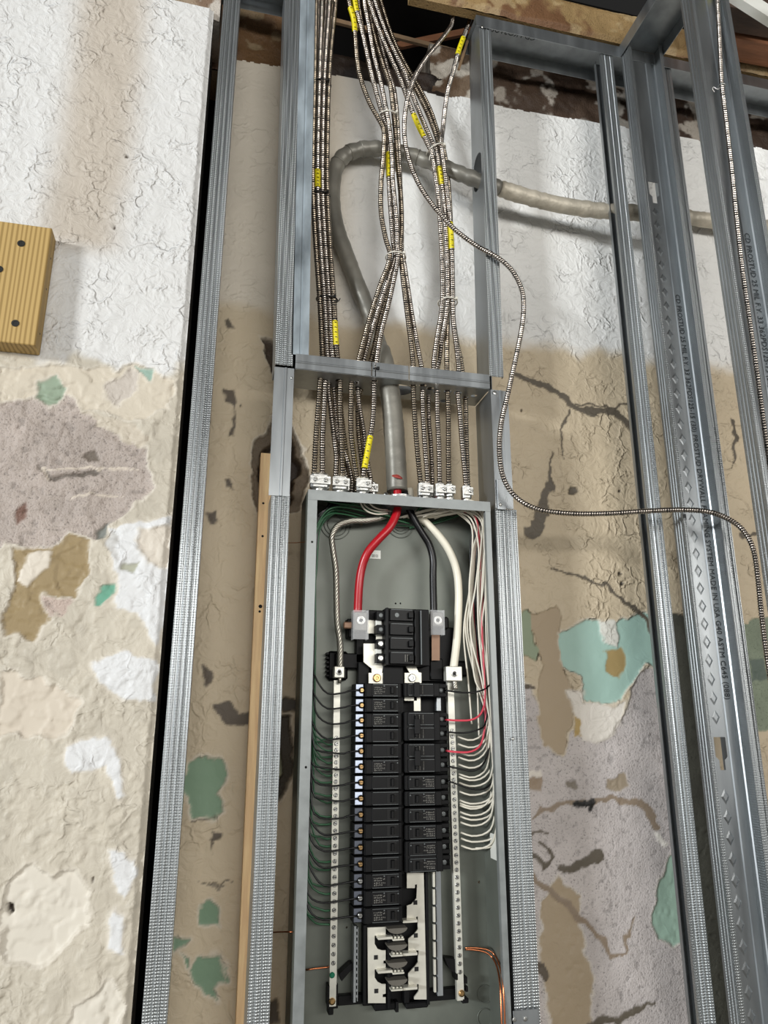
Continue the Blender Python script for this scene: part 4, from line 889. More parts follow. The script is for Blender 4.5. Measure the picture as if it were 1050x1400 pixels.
for i, k in enumerate(kinds):
    z = zt_-i*PZ; STK[0] = i < 8; key = (k, STK[0])
    lab = '%s single black breaker from the top in the left column%s' % (NUM[i], ', its face printed' if k == 'text' else ', its face plain') if i not in (0, 14) else '%s single black breaker of the left column, its face printed' % NUM[i]
    if key in proto: dup(proto[key][0], (0, 0, z-proto[key][1]), label=lab)
    else: proto[key] = (breaker('L', z, 1, k, lab, 'single breakers of the left column'), z)
def zr(y_): return q(580, y_, BY)[2]
r1 = breaker('R', zr(943), 1, 'double', 'lone single breaker at the top of the right column, above the gap', 'breakers of the right column')
breaker('R', zr(983), 2, 'double', 'upper two-pole breaker of the right column with a red and a black wire', 'breakers of the right column')
breaker('R', zr(1026), 2, 'double', 'second two-pole breaker of the right column, directly above the printed singles', 'breakers of the right column')
r2 = None
for n_, y_ in enumerate((1070, 1092, 1115, 1138)):
    lab = ('first', 'second', 'third', 'fourth and lowest')[n_]+' printed single breaker in the right column'
    if r2 is None: r2 = (breaker('R', zr(y_), 1, 'rtext', lab, 'breakers of the right column'), zr(y_))
    else: dup(r2[0], (0, 0, zr(y_)-r2[1]), label=lab)
breaker('R', zr(1160.5), 2, 'rtext', 'lowest breaker of the right column, two-pole height with a blank black face', 'breakers of the right column')
# ---- main breaker
mb = thing('main_breaker', q(556, 910, .04), 'large four-section black main breaker at the top of the interior', 'circuit breaker')
x0, x1, z0, z1 = R(527, 832, 588, 910, .022); 
def U(u): return x0+(x1-x0)*u
obj('body', G().box(U(0), U(1), .026, .075, z0, z1, .0015), M['black'], mb)
hh = (z1-z0)/4
obj('ridge', G().box(U(.0), U(.06), .018, .026, z0, z1, .0008), M['black2'], mb); obj('ridge', G().box(U(.64), U(.68), .017, .026, z0+.002, z1-.003, .0006), M['black2'], mb); obj('ridge', G().box(U(.78), U(.8), .018, .026, z0+.002, z1-.003, .0005), M['bush'], mb)
for i in range(4):
    c = z1-hh*(i+.5)
    fp = obj('face', G().box(U(.10), U(.62), .020, .026, c-hh*.40, c+hh*.40, .0008), M['blackgloss'], mb)
    obj('face_edge', G().box(U(.12), U(.60), .0197, .0203, c+hh*.37, c+hh*.40), M['bush'], fp)
    obj('handle', G().box(U(.50), U(.60), .012, .020, c-hh*.22, c+hh*.22, .001), M['black2'], mb)
    tb = obj('terminal_tab', G().box(U(-.17), U(0), .030, .06, c-hh*.33, c+hh*.33, .001), M['black'], mb)
    if i > 1: obj('screw', G().disc_rot((U(-.08), .0298, c), (0, -1, 0), [(.0055, 0), (.0055, .0015), (.0035, .002)], 12), M['screw'], tb)
    else: obj('screw', G().disc_rot((U(-.08), .0298, c), (0, -1, 0), [(.004, 0), (.004, .0008), (.0025, .001)], 12), M['bush'], tb)
g = G()
for k in range(4): g.box(U(.42+.05*k), U(.44+.05*k), .0192, .0198, z0+hh*.25, z0+hh*.75)
obj('print', g, M['print'], mb)
obj('logo_dot', G().disc_rot((U(.25), .0198, z1-hh*.5), (0, -1, 0), [(.004, 0), (.004, .0005)], 14), M['bush'], mb)
# ---- incoming lugs under clear covers
for (a, b, c_, d_, lab, col) in ((484,834,503,874,'left incoming lug under its clear cover, clamping the red cable','red'), (590,834,607,868,'right incoming lug under its clear cover, clamping the black cable','black')):
    t = thing('wire_lug', q((a+c_)/2, d_, .05), lab, 'lug')
    g = G(); rbox(g, a+1, b+3, c_-1, d_-12, .036, .022, .0015); l = obj('lug', g, M['dull'], t)
    lc = q((a+c_)/2, b+14, .0358); obj('set_screw', G().disc_rot(lc, (0, -1, 0), [(.0078, 0), (.0078, .001), (.005, .0012), (.0045, .0002)], 16), M['screw'], l)
    obj('hex_socket', G().disc_rot(lc-np.array([0, .0008, 0]), (0, -1, 0), [(.0038, 0), (.0038, .0006)], 6), M['holeshade'], l)
    g = G(); rbox(g, a-1, b, c_+1, d_, .0325, .0012, .0004); rbox(g, a-1, b, a, d_, .0337, .02); rbox(g, c_, b, c_+1, d_, .0337, .02); obj('clear_cover', g, M['clear'], t)
t = obj('copper_strap', rbox(G(), 470, 850, 482, 859, .052, .006, .002), M['dullcopper'], None, 'small copper tab sticking out left of the left lug', 'strap')

# ================================================================= HEAVY CABLES
def cable(name, px, r, m, label, cat, group=None, sides=12, step=.006, parent=None, kind=None, twist=0, raw=False):
    P = [p_ if raw else q(*p_) for p_ in px]; path, _ = catmull(P, step)
    if not twist: return obj(name, G().tube(path, r, sides), m, parent, label, cat, group, kind)
    T_ = np.gradient(path, axis=0); T_ /= np.linalg.norm(T_, axis=1)[:, None]; up = np.array([0, 1., 0]); Nn = up-T_*(T_@up)[:, None]; Nn /= np.linalg.norm(Nn, axis=1)[:, None]; Bn = np.cross(T_, Nn)
    g = G(); L = np.arange(len(path))*step
    for k in range(7):
        a = L/twist*2*math.pi+k*2*math.pi/7; g.tube(path+(Nn*np.cos(a)[:, None]+Bn*np.sin(a)[:, None])*r*.62, r*.42, 6)
    return obj(name, g, m, parent, label, cat, group, kind)
rc = cable('service_cable', [(543,668,.040),(544,690,.038),(541,705,.036),(532,722,.034),(517,738,.036),(503,755,.042),(495,775,.048),(491,800,.050),(489,838,.047)], .0080, M['red'], 'thick red insulated cable curving down to the left lug', 'cable')
cable('service_cable', [(552,668,.052),(557,690,.050),(566,710,.050),(578,730,.050),(587,745,.050),(592,765,.050),(592,790,.050),(593,838,.047)], .0072, M['blackw'], 'thick glossy black cable curving down to the right lug', 'cable')
cable('service_cable', [(560,668,.066),(563,690,.066),(572,705,.064),(585,717,.062),(602,735,.058),(615,755,.056),(624,780,.056),(627,810,.056),(626,850,.056),(624,880,.055),(620,914,.052)], .0076, M['white'], 'thick dirty-white neutral cable curving down to the right bar lug', 'cable')
cable('ground_cable', [(538,668,.060),(536,690,.060),(527,705,.058),(505,711,.056),(480,712,.056),(463,718,.056),(454,732,.056),(455,750,.056),(459,780,.056),(460,820,.056),(461,850,.056),(465,880,.054),(465,914,.052)], .0058, M['strand'], 'bare twisted stranded ground cable running down to the left bar lug', 'cable', twist=.05, step=.004)
cable('strand_end', [(465,925,.052),(464,934,.054)], .0035, M['strand'], 'frayed strand end below the left bar lug', 'strand')
cable('strand_end', [(621,930,.052),(622,942,.054)], .0055, M['strand'], 'twisted strand end below the right bar lug', 'strand', twist=.03, step=.003)
# bushing and top fitting of the service cable
c = np.array([q(547, 682, .045)[0], .046, BZ1]); 
bs = thing('conduit_bushing', c, 'round grey bushing where the thick cables enter the top of the box', 'bushing')
obj('bushing_ring', G().disc_rot(c-np.array([0, 0, .002]), (0, 0, -1), [(.034, 0), (.034, .006), (.030, .010), (.026, .010)], 28), M['bush'], bs)
obj('locknut', G().disc_rot(c+np.array([0, 0, .0002]), (0, 0, 1), [(.034, 0), (.034, .004), (.026, .005), (.026, .012), (.022, .013)], 24), M['zinc'], bs)
for a in (-.036, .034): obj('clamp_screw', G().disc_rot(c+np.array([a, -.03, .006]), (0, -1, .3), [(.0045, 0), (.0045, .003), (.003, .004)], 12), M['screw'], bs)
# copper wires
for nm, px, lab in (('copper', [(636,1296,.064),(652,1296,.062),(668,1299,.058),(678,1308,.05),(684,1325,.020),(688,1350,.000),(690.5,1400,-.006),(693,1450,-.006)], 'bare copper wire leaving the neutral bar at the bottom right, upper strand'),
                    ('copper', [(636,1298,.070),(652,1299,.068),(666,1303,.064),(675,1312,.056),(681,1328,.024),(684,1352,.004),(686,1400,-.006),(689,1450,-.006)], 'bare copper wire leaving the neutral bar at the bottom right, lower strand'),
                    ('copper', [(418,1326,.06),(432,1324,.058),(450,1322,.060)], 'short bare copper wire entering the foot of the ground bar')):
    cable('copper_wire', px, .0016, M['copper'], lab, 'wire', sides=8)
cable('thin_wire', [(389,742,.10),(405,742,.06),(418,741,.02)], .0007, M['copper'], 'thin wire spanning from stud to box edge near the box top', 'wire', sides=6)
cable('thin_wire', [(366,1275,.05),(385,1274,.03),(400,1274,.012)], .0011, M['copper'], 'thin copper wire spanning from stud to box edge lower down', 'wire', sides=6)

# ================================================================= SMALL WIRES
rnd = random.Random(3)
ORD = ['first', 'second', 'third', 'fourth', 'fifth', 'sixth', 'seventh', 'eighth', 'ninth', 'tenth', 'eleventh', 'twelfth', 'thirteenth', 'fourteenth', 'fifteenth', 'sixteenth', 'seventeenth', 'eighteenth', 'nineteenth', 'twentieth', 'twenty-first', 'twenty-second', 'twenty-third', 'twenty-fourth']
WR = .00175
def zpx(i): return zt_
TERMY = [943.6, 964, 985, 1005.7, 1027, 1048.6, 1070, 1092, 1115, 1137, 1159.5, 1182, 1206, 1230, 1253]
def termpt(i):
    z = ZT0-i*PZ; return np.array([LX0+(LX1-LX0)*.10, BY+.008, z])
ZT0 = zt_ if False else q(520, 943.6, BY)[2]
DRP = [26, 22, 14, 20, -3, -2, 6, 4, 6, 20, 14, 24, 26, 10, 14]
for i in range(15):
    e = termpt(i); yb = TERMY[i]; xl = 424-(yb-940)*.030+rnd.uniform(0, 4); s_ = DRP[i]
    px = [(470+rnd.uniform(-20, 30), 683, .03+rnd.uniform(0, .03)), (446, 696, .04), (432+rnd.uniform(-2, 4), 718, .045), (428+rnd.uniform(-1, 3), 780, .050), (xl+3, 860, .052), (xl+2, yb-70, .05), (xl+2, yb-38, .045), (xl+6, yb-max(s_, 6)*.7, .040), (xl+22, yb+1+(3 if s_ > 5 else 0), .036), (xl+45, yb+3.5-(i > 8)*1, .034)]
    P = [q(*p_) for p_ in px]+[e+np.array([-.016, 0, -.0005]), e]
    cable('branch_wire', P, WR, M['blackw'], 'black wire to the %s terminal of the left breaker column' % NUM[i], 'wire', 'black wires to the left breakers', 6, .010, raw=True)
k = 0
gy = [y_ for j, y_ in enumerate(YSL) if y_ < 1262]
for j, y_ in enumerate(gy):
    if j % 3 == 2 and j > 6: continue
    u = (y_-930)/448; xe = 461-6*u-4.5; xl = 425-(y_-940)*.030+rnd.uniform(0, 8); dr = rnd.uniform(6, 26)
    px = [(rnd.uniform(440, 520), 682, rnd.uniform(.02, .075)), (rnd.uniform(450, 470), 695, .06), (434+rnd.uniform(-3, 5), 712+rnd.uniform(-5, 10), .066), (429+rnd.uniform(-1, 4), 780, .07), (xl+2, 870, .072), (xl+1, y_-60, .072), (xl+3, y_-dr, .070), (xl+12, y_-2+rnd.uniform(-3, 3), .068), (xe-6, y_+1.5, .067), (xe+2, y_, .0665)]
    cable('ground_wire', px, WR, M['green'], 'green ground wire landing %s from the top on the ground bar' % ORD[k], 'wire', 'green wires to the ground bar', 6, .012); k += 1
cable('ground_wire', [(420,1250,.07),(432,1262,.07),(452,1264,.0665)], WR, M['green'], 'lone dull green wire entering the ground bar below the others', 'wire', 'green wires to the ground bar', 6)
for n_, px in enumerate([[(440,683,.03),(460,688,.03),(490,692,.035),(520,702,.04),(540,708,.045)], [(432,720,.03),(445,700,.03),(462,693,.03),(490,697,.035),(520,705,.05),(560,716,.06)], [(428,745,.03),(436,716,.03),(450,703,.035),(470,703,.05),(520,712,.07),(600,706,.075)], [(430,735,.04),(440,712,.04),(458,697,.045),(500,706,.06)], [(586,682,.03),(578,692,.035),(570,698,.05)], [(560,722,.08),(600,714,.08),(640,700,.07)], [(540,718,.08),(575,719,.084),(615,706,.08)]]):
    cable('ground_wire', px, WR, M['green'], ('green wire along the box top, highest on the left', 'green wire arching over the upper left corner of the box', 'green wire arching lowest round the upper left corner', 'green wire behind the upper left corner arch', 'short green wire dropping right of the bushing', 'green wire behind the black cable at the box top', 'green wire crossing under the bushing')[n_], 'wire', 'green wires at the box top', 6, .008)
for n_, px in enumerate([[(491,676,.03),(494,690,.03),(502,699,.032),(515,703,.036),(530,702,.04)], [(494,676,.034),(498,690,.034),(508,697,.036),(522,700,.04),(534,698,.046)], [(504,680,.03),(507,690,.032),(518,696,.036),(530,697,.04)]]):
    cable('neutral_wire', px, WR, M['whitew'], ('white wire hooking furthest left from the box top', 'second white wire hooking from the box top towards the bushing', 'small white wire hook nearest the bushing')[n_], 'wire', 'white wires hooking at the box top', 6, .006)
# white wires on the right
ye = [1009,1019,1030,1037,1047,1060,1064,1084,1096,1103,1112,1126,1140,1148,1158,1100,1072,1118]
ye = sorted(ye)
for j, y_ in enumerate(ye):
    u = (y_-930)/438; xe = 616+14*u+5; x2 = 664+(y_-1000)*.1+rnd.uniform(-5, 3)
    dep = rnd.uniform(.028, .055); xs_ = rnd.uniform(600, 655)
    mid = 640+j*1.6+rnd.uniform(-6, 6) if j % 3 else 648+rnd.uniform(-12, 14)
    px = [(xs_-60, 708, .06), (xs_-20, 697, .04) if j % 2 else (xs_-26, 702, dep), (xs_+8, 694+rnd.uniform(-3, 5), dep), (min(xs_+38, 660), 712+rnd.uniform(-6, 8), dep), (min(662, mid+8), 750, dep), (mid+4, 800, dep), (min(mid+rnd.uniform(-4, 8), 668), 860, dep+.006), (min(mid+12, 668), 930, dep+.006), (x2+2, max(960, y_-60), dep+.004), (x2, y_-16, dep+.004), (x2-10, y_-1, .055), (xe+18, y_+3, .060), (xe+2, y_-2, .0655)]
    cable('neutral_wire', px, WR, M['whitew'], 'white wire entering the neutral bar, %s from the top of its fan' % ORD[j], 'wire', 'white wires fanning into the neutral bar', 6, .010)
for n_, px in enumerate([[(636,682,.025),(655,690,.025),(662,715,.028),(663,780,.03),(666,900,.035),(674,1000,.04),(676,1090,.045),(674,1150,.05)], [(637,685,.02),(652,688,.02),(661,700,.022),(664,760,.028),(668,880,.03),(674,960,.035),(680,1060,.04),(681,1140,.05),(672,1157,.055),(650,1160,.06)],
        [(612,682,.03),(604,693,.03),(590,702,.035),(578,707,.04)], [(636,684,.035),(622,694,.04),(606,704,.05),(594,709,.06)], [(618,684,.03),(632,694,.03),(650,712,.034),(656,760,.036),(660,850,.04),(664,960,.04)], [(645,800,.05),(638,830,.05),(634,870,.055),(640,930,.06),(645,990,.06)], [(646,790,.055),(645,830,.055),(650,880,.058),(653,950,.06),(655,1010,.06)]]):
    cable('neutral_wire', px, WR, M['whitew'], ('white wire hugging the upper right inner corner', 'outermost white wire running down the right inner wall', 'white wire looping forward left of the corner', 'white wire crossing down-left from the corner', 'white wire arching over the right bundle', 'white wire bowing furthest left behind the bundle', 'white wire behind the bowed one')[n_], 'wire', 'loose white wires on the right side', 6, .008)
def rterm(y_): return np.array([RX1-.004, BY+.016, zr(y_)])
for lab, m, y_, px in (('black wire to the lone top breaker of the right column', 'blackw', 943, [(640,684,.05),(655,700,.05),(659,760,.05),(662,850,.045),(671,900,.04),(673,922,.035),(668,938,.034),(655,945,.034),(635,947,.034)]),
        ('upper red wire curving into the upper two-pole breaker', 'pink', 984, [(588,682,.04),(615,694,.04),(648,704,.035),(656,760,.035),(659,860,.036),(662,920,.035),(663,955,.034),(658,975,.034),(645,984,.034),(625,985,.036)]),
        ('black wire into the lower pole of the upper two-pole breaker', 'blackw', 1001, [(630,690,.05),(648,720,.05),(650,800,.05),(660,880,.05),(666,950,.042),(664,988,.038),(655,997,.036),(635,1002,.036)]),
        ('lower red wire curving into the second two-pole breaker', 'pink', 1027, [(600,684,.045),(630,698,.045),(652,712,.04),(659,780,.04),(660,880,.04),(664,970,.04),(662,1000,.04),(656,1020,.04),(642,1028,.04),(622,1028,.04)]),
        ('black wire bowing low into the lower pole of the second two-pole breaker', 'blackw', 1048, [(632,688,.055),(652,730,.055),(663,830,.052),(668,940,.048),(670,1000,.044),(667,1030,.042),(658,1048,.040),(645,1054,.040),(628,1051,.040)]),
        ('black wire bowing lowest into the first printed right breaker', 'blackw', 1069, [(646,690,.045),(661,730,.04),(668,850,.04),(674,960,.04),(677,1050,.04),(672,1070,.040),(660,1079,.040),(642,1078,.040),(622,1071,.040)])):
    P = [q(*p_) for p_ in px]+[rterm(y_)]
    cable('branch_wire', P, WR*(1.15 if m == 'pink' else 1), M[m], lab, 'wire', None, 6, .008, raw=True)
for j in range(5):
    px = [(585+8*j, 683, .05+.006*j), (610+6*j, 692, .055+.004*j), (642+j*2, 708, .06), (643+j*3, 760, .064), (645+3*j, 850, .066), (655+2*j, 930, .066), (664+j, 1000, .066), (668+j, 1080, .066)]
    cable('branch_wire', px, WR, M[('blackw', 'pink', 'blackw', 'blackw', 'red')[j]], ('black wire deepest in the right bundle', 'red wire showing in the middle of the right bundle', 'black wire in the middle of the right bundle', 'black wire towards the wall side of the right bundle', 'red wire nearest the wall side of the right bundle')[j], 'wire', None, 6, .010)

# ================================================================= ARMOURED CABLES
def armored(P, r, label, group=None, m='armor', tapes=(), step=.00125, pitch=.0052, phase=None, name='armored_cable', sides=8):
    if group: P = P[:-1]+[np.array([P[-1][0], P[-1][1], BZ1+.040]), np.array([P[-1][0], P[-1][1], BZ1+.014])]
    path, s_ = catmull(P, step); ph = random.random() if phase is None else phase
    u = (s_/pitch+ph) % 1.0; prof = np.where(u < .56, np.sin(np.clip(u/.56, 0, 1)*math.pi)**.6, 0)
    rad = r*(.74+.26*prof)
    gg = G().tube(path, r, sides, True, rad); t = obj(name, gg, M[m], None, label, 'cable', group)
    t.data.materials.append(M['groove']); low = prof < .45; mi = np.zeros(len(t.data.polygons), np.int32)
    seg = np.repeat((low[:-1] & low[1:]).astype(np.int32), sides); mi[:len(seg)] = seg; t.data.polygons.foreach_set('material_index', mi)
    for (ya, yb) in tapes:          # tape between fractions of the length
        i0, i1 = int(ya*len(path)), max(int(yb*len(path)), int(ya*len(path))+4)
        tp = obj('yellow_tape', G().tube(path[i0:i1], r, 10, True, rad[i0:i1]*.6+r*.48), M['yellow'], t)
        g = G(); mid = path[i0:i1]; n = len(mid)
        for k in range(5):
            c = mid[int((k+.5)*n/5)]; d = mid[min(n-1, int((k+.5)*n/5)+2)]-mid[max(0, int((k+.5)*n/5)-2)]; d = d/np.linalg.norm(d); x = np.cross(d, [0, 1, 0]); x /= np.linalg.norm(x)
            w_ = r*.5; h_ = .0012; yy = np.array([0, -r*1.085, 0])
            g.add([c+yy-x*w_*.8-d*h_, c+yy+x*w_*.8-d*h_*.2, c+yy+x*w_*.8+d*h_, c+yy-x*w_*.8+d*h_*.6], [(0, 1, 2, 3)])
        obj('tape_print', g, M['ink'], tp)
    return t
def frac(P, pys, px_y):     # fraction along the path where the point list has pixel height y (approx.)
    return 0
def P_(l): return [q(*a) for a in l]
RA = .0060
def topext(a): return [(a[0][0], -60, a[0][2])]+a
# --- left bundle: x at given heights
YK = [0, 60, 115, 200, 265, 340, 410, 470, 500]
LB = [([432,431,430,428,428,432,437,440,441], .040, [(438,518,.032),(435,560,.032),(432,600,.030),(430,640,.030),(429.5,648,.03)], 'leftmost front cable of the left bundle'),
      ([440,438,436.5,434.5,434.5,438.5,443.5,446.5,448], .038, [(445,518,.036),(443,560,.034),(441,600,.032),(441,648,.032)], 'second front cable of the left bundle'),
      ([450,446,443,441,441,445,450,453,455], .040, [(449,528,.050),(452,560,.050),(457,600,.046),(460,625,.042),(459,648,.040)], 'third front cable of the left bundle'),
      ([459,453,449.5,447.5,447.5,451.5,456.5,459.5,463], .040, [(465,518,.034),(465,560,.032),(467,600,.032),(469,648,.032)], 'rightmost front cable of the left bundle, taped yellow just'),
      ([436,435,433.5,431.5,431.5,435.5,440.5,443.5,445], .054, [(447,530,.064),(452,560,.064),(462,600,.060),(474,625,.052),(481,655,.046)], 'leftmost rear cable of the left bundle'),
      ([446,442.5,440,438,438,442,447,450,452], .054, [(456,530,.066),(460,580,.066),(466,620,.062),(475,655,.056)], 'second rear cable of the left bundle'),
      ([455,449.5,446.5,444.5,444.5,448.5,453.5,456.5,460], .054, [(463,528,.058),(468,580,.060),(474,625,.062),(478,655,.064)], 'rightmost rear cable of the left bundle')]
for n_, (xs, d, low, lab) in enumerate(LB):
    pts = [(xs[0]+(3 if n_ == 3 else 0), -70, d)]+[(x, y_, d) for x, y_ in zip(xs, YK)]+low
    tp = ()
    if n_ == 3: tp = ((.735, .775),)
    if n_ == 1: tp = ((.468, .500),)
    armored(P_(pts), RA, lab+' above the header', 'armoured cables of the left bundle', 'armor' if n_ % 3 else 'armorwarm', tp)
# --- middle bundle
f_ = [(474,-60,.030),(477,0,.030),(484,30,.032),(488,80,.034),(494,110,.036),(505,140,.038),(516,160,.040),(525,180,.042),(524,215,.040),(521,250,.038),(521,290,.038),(527,325,.040),(533,352,.040),(520,390,.040),(507,430,.040),(496,470,.038),(487,505,.036),(481,520,.034),(480,550,.032),(480,590,.032),(484,625,.034),(488,655,.036)]
g_ = [(482,-60,.030),(485,0,.030),(493,35,.032),(502,75,.034),(510,110,.036),(518,140,.040),(524,160,.044),(531.5,180,.046),(531,215,.048),(532,250,.046),(535,300,.046),(538,335,.048),(540,352,.046),(528,390,.044),(515,430,.044),(503,470,.044),(494,505,.050),(489,528,.055),(492,560,.054),(497,590,.052),(501,625,.050),(507,655,.046)]
h_ = [(495,-60,.030),(498,0,.030),(504,35,.032),(511,75,.034),(520,110,.034),(526,140,.034),(530,160,.034),(534,190,.034),(536,220,.036),(537,250,.034),(542,300,.034),(543,335,.034),(544,352,.034),(539,380,.036),(530,420,.036),(520,460,.034),(514,500,.030),(511.5,520,.028),(511,550,.028),(509,580,.028),(502,620,.030),(496,648,.032)]
i_ = [(486,-60,.046),(490,0,.046),(498,50,.048),(508,100,.050),(521,150,.054),(529,180,.058),(533,240,.060),(538,300,.060),(541,352,.060),(533,390,.058),(521,430,.058),(510,480,.060),(501,515,.062),(490,545,.062),(490,590,.060),(494,625,.056),(497,655,.054)]
j_ = [(500,-60,.040),(503,0,.040),(512,50,.042),(524,90,.044),(533,115,.044),(536,135,.044),(538.5,160,.044),(541,190,.046),(544,230,.048),(548,270,.048),(549,310,.046),(547,335,.046),(548,352,.046),(552,390,.040),(557,430,.036),(562,470,.032),(565,502,.028),(565,530,.026),(567,570,.028),(571,620,.032),(575,657,.036)]
k_ = [(504,-60,.052),(508,0,.052),(518,50,.054),(530,95,.056),(538,120,.056),(541,140,.056),(543,160,.056),(545,200,.058),(547,250,.060),(549,310,.058),(549,340,.058),(551,352,.056),(557,390,.050),(563,430,.044),(570,470,.038),(576,502,.036),(577.5,528,.036),(578,560,.034),(581,610,.034),(585,657,.034)]
for pts, lab, tp, m in ((f_, 'left outer cable of the middle bundle bowing outward at mid height', ((.115, .165),), 'armorwarm'), (g_, 'central cable of the middle bundle with yellow tape at mid height', ((.09, .125), (.40, .45)), 'armor'), (h_, 'front cable of the middle bundle ending with yellow tape below the header', ((.915, .965),), 'armor'),
                 (i_, 'rear cable of the middle bundle, hidden behind the others', (), 'armorwarm'), (j_, 'right cable of the middle bundle leaving towards the right of the header', (), 'armorwarm'), (k_, 'outer right cable of the middle bundle with a fatter run below the header', (), 'armor')):
    armored(P_(pts), RA, lab, 'armoured cables of the middle bundle', m, tp)
# --- right bundle
A1 = [(486,-60,.020),(504,0,.022),(520,45,.024),(535,80,.026),(548,110,.030),(559,140,.032),(571,170,.034),(582,192,.036),(590,210,.036),(595,240,.036),(599,270,.036),(602,310,.036),(604,350,.036),(605,400,.036),(603,430,.036),(597,465,.034),(593,500,.032),(597,530,.030),(598,570,.030),(600,610,.030),(601,655,.030)]
A2 = [(494,-60,.022),(512,0,.024),(528,45,.026),(542.5,77,.028),(556,106,.032),(566,135,.034),(578,165,.036),(588,188,.038),(597,208,.040),(602,240,.040),(606,270,.040),(609,310,.038),(611,350,.038),(612,400,.038),(610,430,.036),(604,465,.036),(599,500,.054),(587.5,531,.056),(586,570,.056),(589,610,.056),(591,657,.054)]
A3 = [(500,-60,.040),(514,0,.040),(530,50,.040),(548,85,.042),(566,118,.044),(582,150,.046),(594,180,.050),(601,205,.052),(606,240,.052),(609,280,.050),(611,320,.050),(612,380,.050),(612,430,.048),(611,465,.040),(611,500,.030),(612,535,.030),(613,580,.030),(613,620,.030),(613.5,657,.030)]
A4 = [(655,-6,.050),(645,20,.050),(636,45,.046),(627,70,.044),(619,100,.042),(613,120,.042),(609,145,.042),(606,172,.042),(603.5,198,.030),(608,235,.030),(612,270,.034),(616,310,.034),(618,350,.034),(619,400,.034),(620,440,.032),(624,475,.030),(627,505,.030),(626,537,.030),(629,570,.030),(632,610,.030),(637,657,.030)]
A5 = [(504,-60,.052),(520,0,.052),(536,50,.052),(554,88,.054),(574,122,.056),(588,150,.058),(599,182,.062),(607,206,.066),(612,240,.064),(615,280,.062),(617,330,.062),(618,390,.062),(619,430,.060),(624,465,.058),(631,500,.056),(636,543,.055),(637,580,.050),(638,620,.046),(639,650,.044)]
for pts, lab, tp, m in ((A1, 'front left cable of the right bundle with yellow tape on its diagonal run', ((.325, .37),), 'armor'), (A2, 'second front cable of the right bundle, bright along the diagonal', ((.425, .46),), 'armor'), (A3, 'middle rear cable of the right bundle', (), 'armorwarm'),
                 (A4, 'single yellow-taped cable dropping from the cavity corner into the right bundle', ((.12, .165), (.53, .58)), 'armor'), (A5, 'rearmost cable of the right bundle', (), 'armorwarm')):
    armored(P_(pts), RA, lab, 'armoured cables of the right bundle', m, tp)
# --- loose long cable
lc = [(600,-30,.05),(607,8,.045),(617,18,.040),(619,26,.036),(615,38,.032),(600,58,.022),(582,80,.015),(567,105,.010),(558,132,.006),(553,165,.004),(554,195,.004),(562,227,.004),(575,256,.002),(595,285,-.002),(620,312,-.006),(650,335,-.010),(680,352,-.012),(700,370,-.014),(713,395,-.016),(716,420,-.018),(713,450,-.022),(705,490,-.026),(694,540,-.03),(685,580,-.034),(683,620,-.036),(689,655,-.038),(706,680,-.040),(735,696,-.042),(780,702,-.046),(830,702,-.050),(880,699,-.056),(930,697,-.062),(970,700,-.068),(1000,712,-.07),(1018,728,-.07),(1030,752,-.065),(1036,790,-.06),(1040,830,-.05),(1046,880,-.04),(1055,940,-.03),(1068,1010,-.03)]
armored(P_(lc), .0058, 'loose armoured cable swinging across the studs from the cavity to the right edge', None, 'armor', (), pitch=.0052)
# cable strapped to the nearest right stud
sc_ = [(978,-40,-.245),(981,0,-.245),(984,60,-.245),(987,118,-.247),(992,160,-.245),(1000,230,-.245),(1007,300,-.245),(1015,370,-.245),(1025,440,-.245),(1035,510,-.245),(1047,600,-.245),(1062,700,-.245)]
armored(P_(sc_), .0054, 'armoured cable running down inside the nearest right-hand stud', None, 'armor', ((.035, .06),))
g = G().torus(q(987, 118, -.247), (.1, 0, 1), .0068, .0012, 20, 5); obj('wire_tie', g, M['zinc'], None, 'twisted wire tie holding the cable to the nearest stud', 'tie')
g = G(); p_ = [q(987, 118, -.253), q(981, 122, -.252), q(976, 119, -.25), q(974, 122, -.248), q(977, 126, -.247)]; g.tube(catmull(p_, .002)[0], .0012, 6); obj('wire_twist', g, M['zinc'], None, 'curled wire end beside the cable on the nearest stud', 'wire')

# --- connectors on top of the box
def connector(px, py, w_, d, label, two=False):
    c = q(px, py, d); c = np.array([c[0], d, BZ1]); t = thing('cable_connector', c, label, 'connector', 'clamp connectors on the box top')
    hw = w_/2
    obj('body', G().box(c[0]-hw, c[0]+hw, d-.011, d+.011, BZ1+.010, BZ1+.044, .005), M['zinc'], t)
    obj('throat', G().disc_rot((c[0], d, BZ1+.0005), (0, 0, 1), [(min(hw, .013), 0), (min(hw, .013), .003), (.010, .004), (.010, .011)], 16), M['zinc'], t)
    obj('strap', G().box(c[0]-hw-.002, c[0]+hw+.002, d-.0135, d-.0115, BZ1+.019, BZ1+.036, .001), M['zinc'], t)
    for s_ in ((-1, 1) if two else (1,)):
        sc = obj('clamp_screw', G().disc_rot((c[0]+s_*(hw*.55), d-.0135, BZ1+.0275), (0, -1, 0), [(.0042, 0), (.0042, .002), (.003, .003)], 12), M['screw'], t)
        obj('slot', G().box(c[0]+s_*(hw*.55)-.003, c[0]+s_*(hw*.55)+.003, d-.0168, d-.0166, BZ1+.027, BZ1+.028), M['holeshade'], sc)
connector(437, 655, .036, .031, 'wide double cable connector at the left end of the box top', True)
connector(465, 656, .030, .034, 'second cable connector from the left on the box top', True)
connector(496, 656, .026, .033, 'third cable connector, under the yellow-taped cable', False)
connector(508, 660, .018, .055, 'small rear connector just left of the service cable', False)
connector(481, 660, .020, .060, 'rear connector between the second and third front ones', False)
connector(580, 664, .026, .036, 'connector right of the service cable holding two cables', True)
connector(601, 664, .020, .032, 'upright connector in the middle of the right group', False)
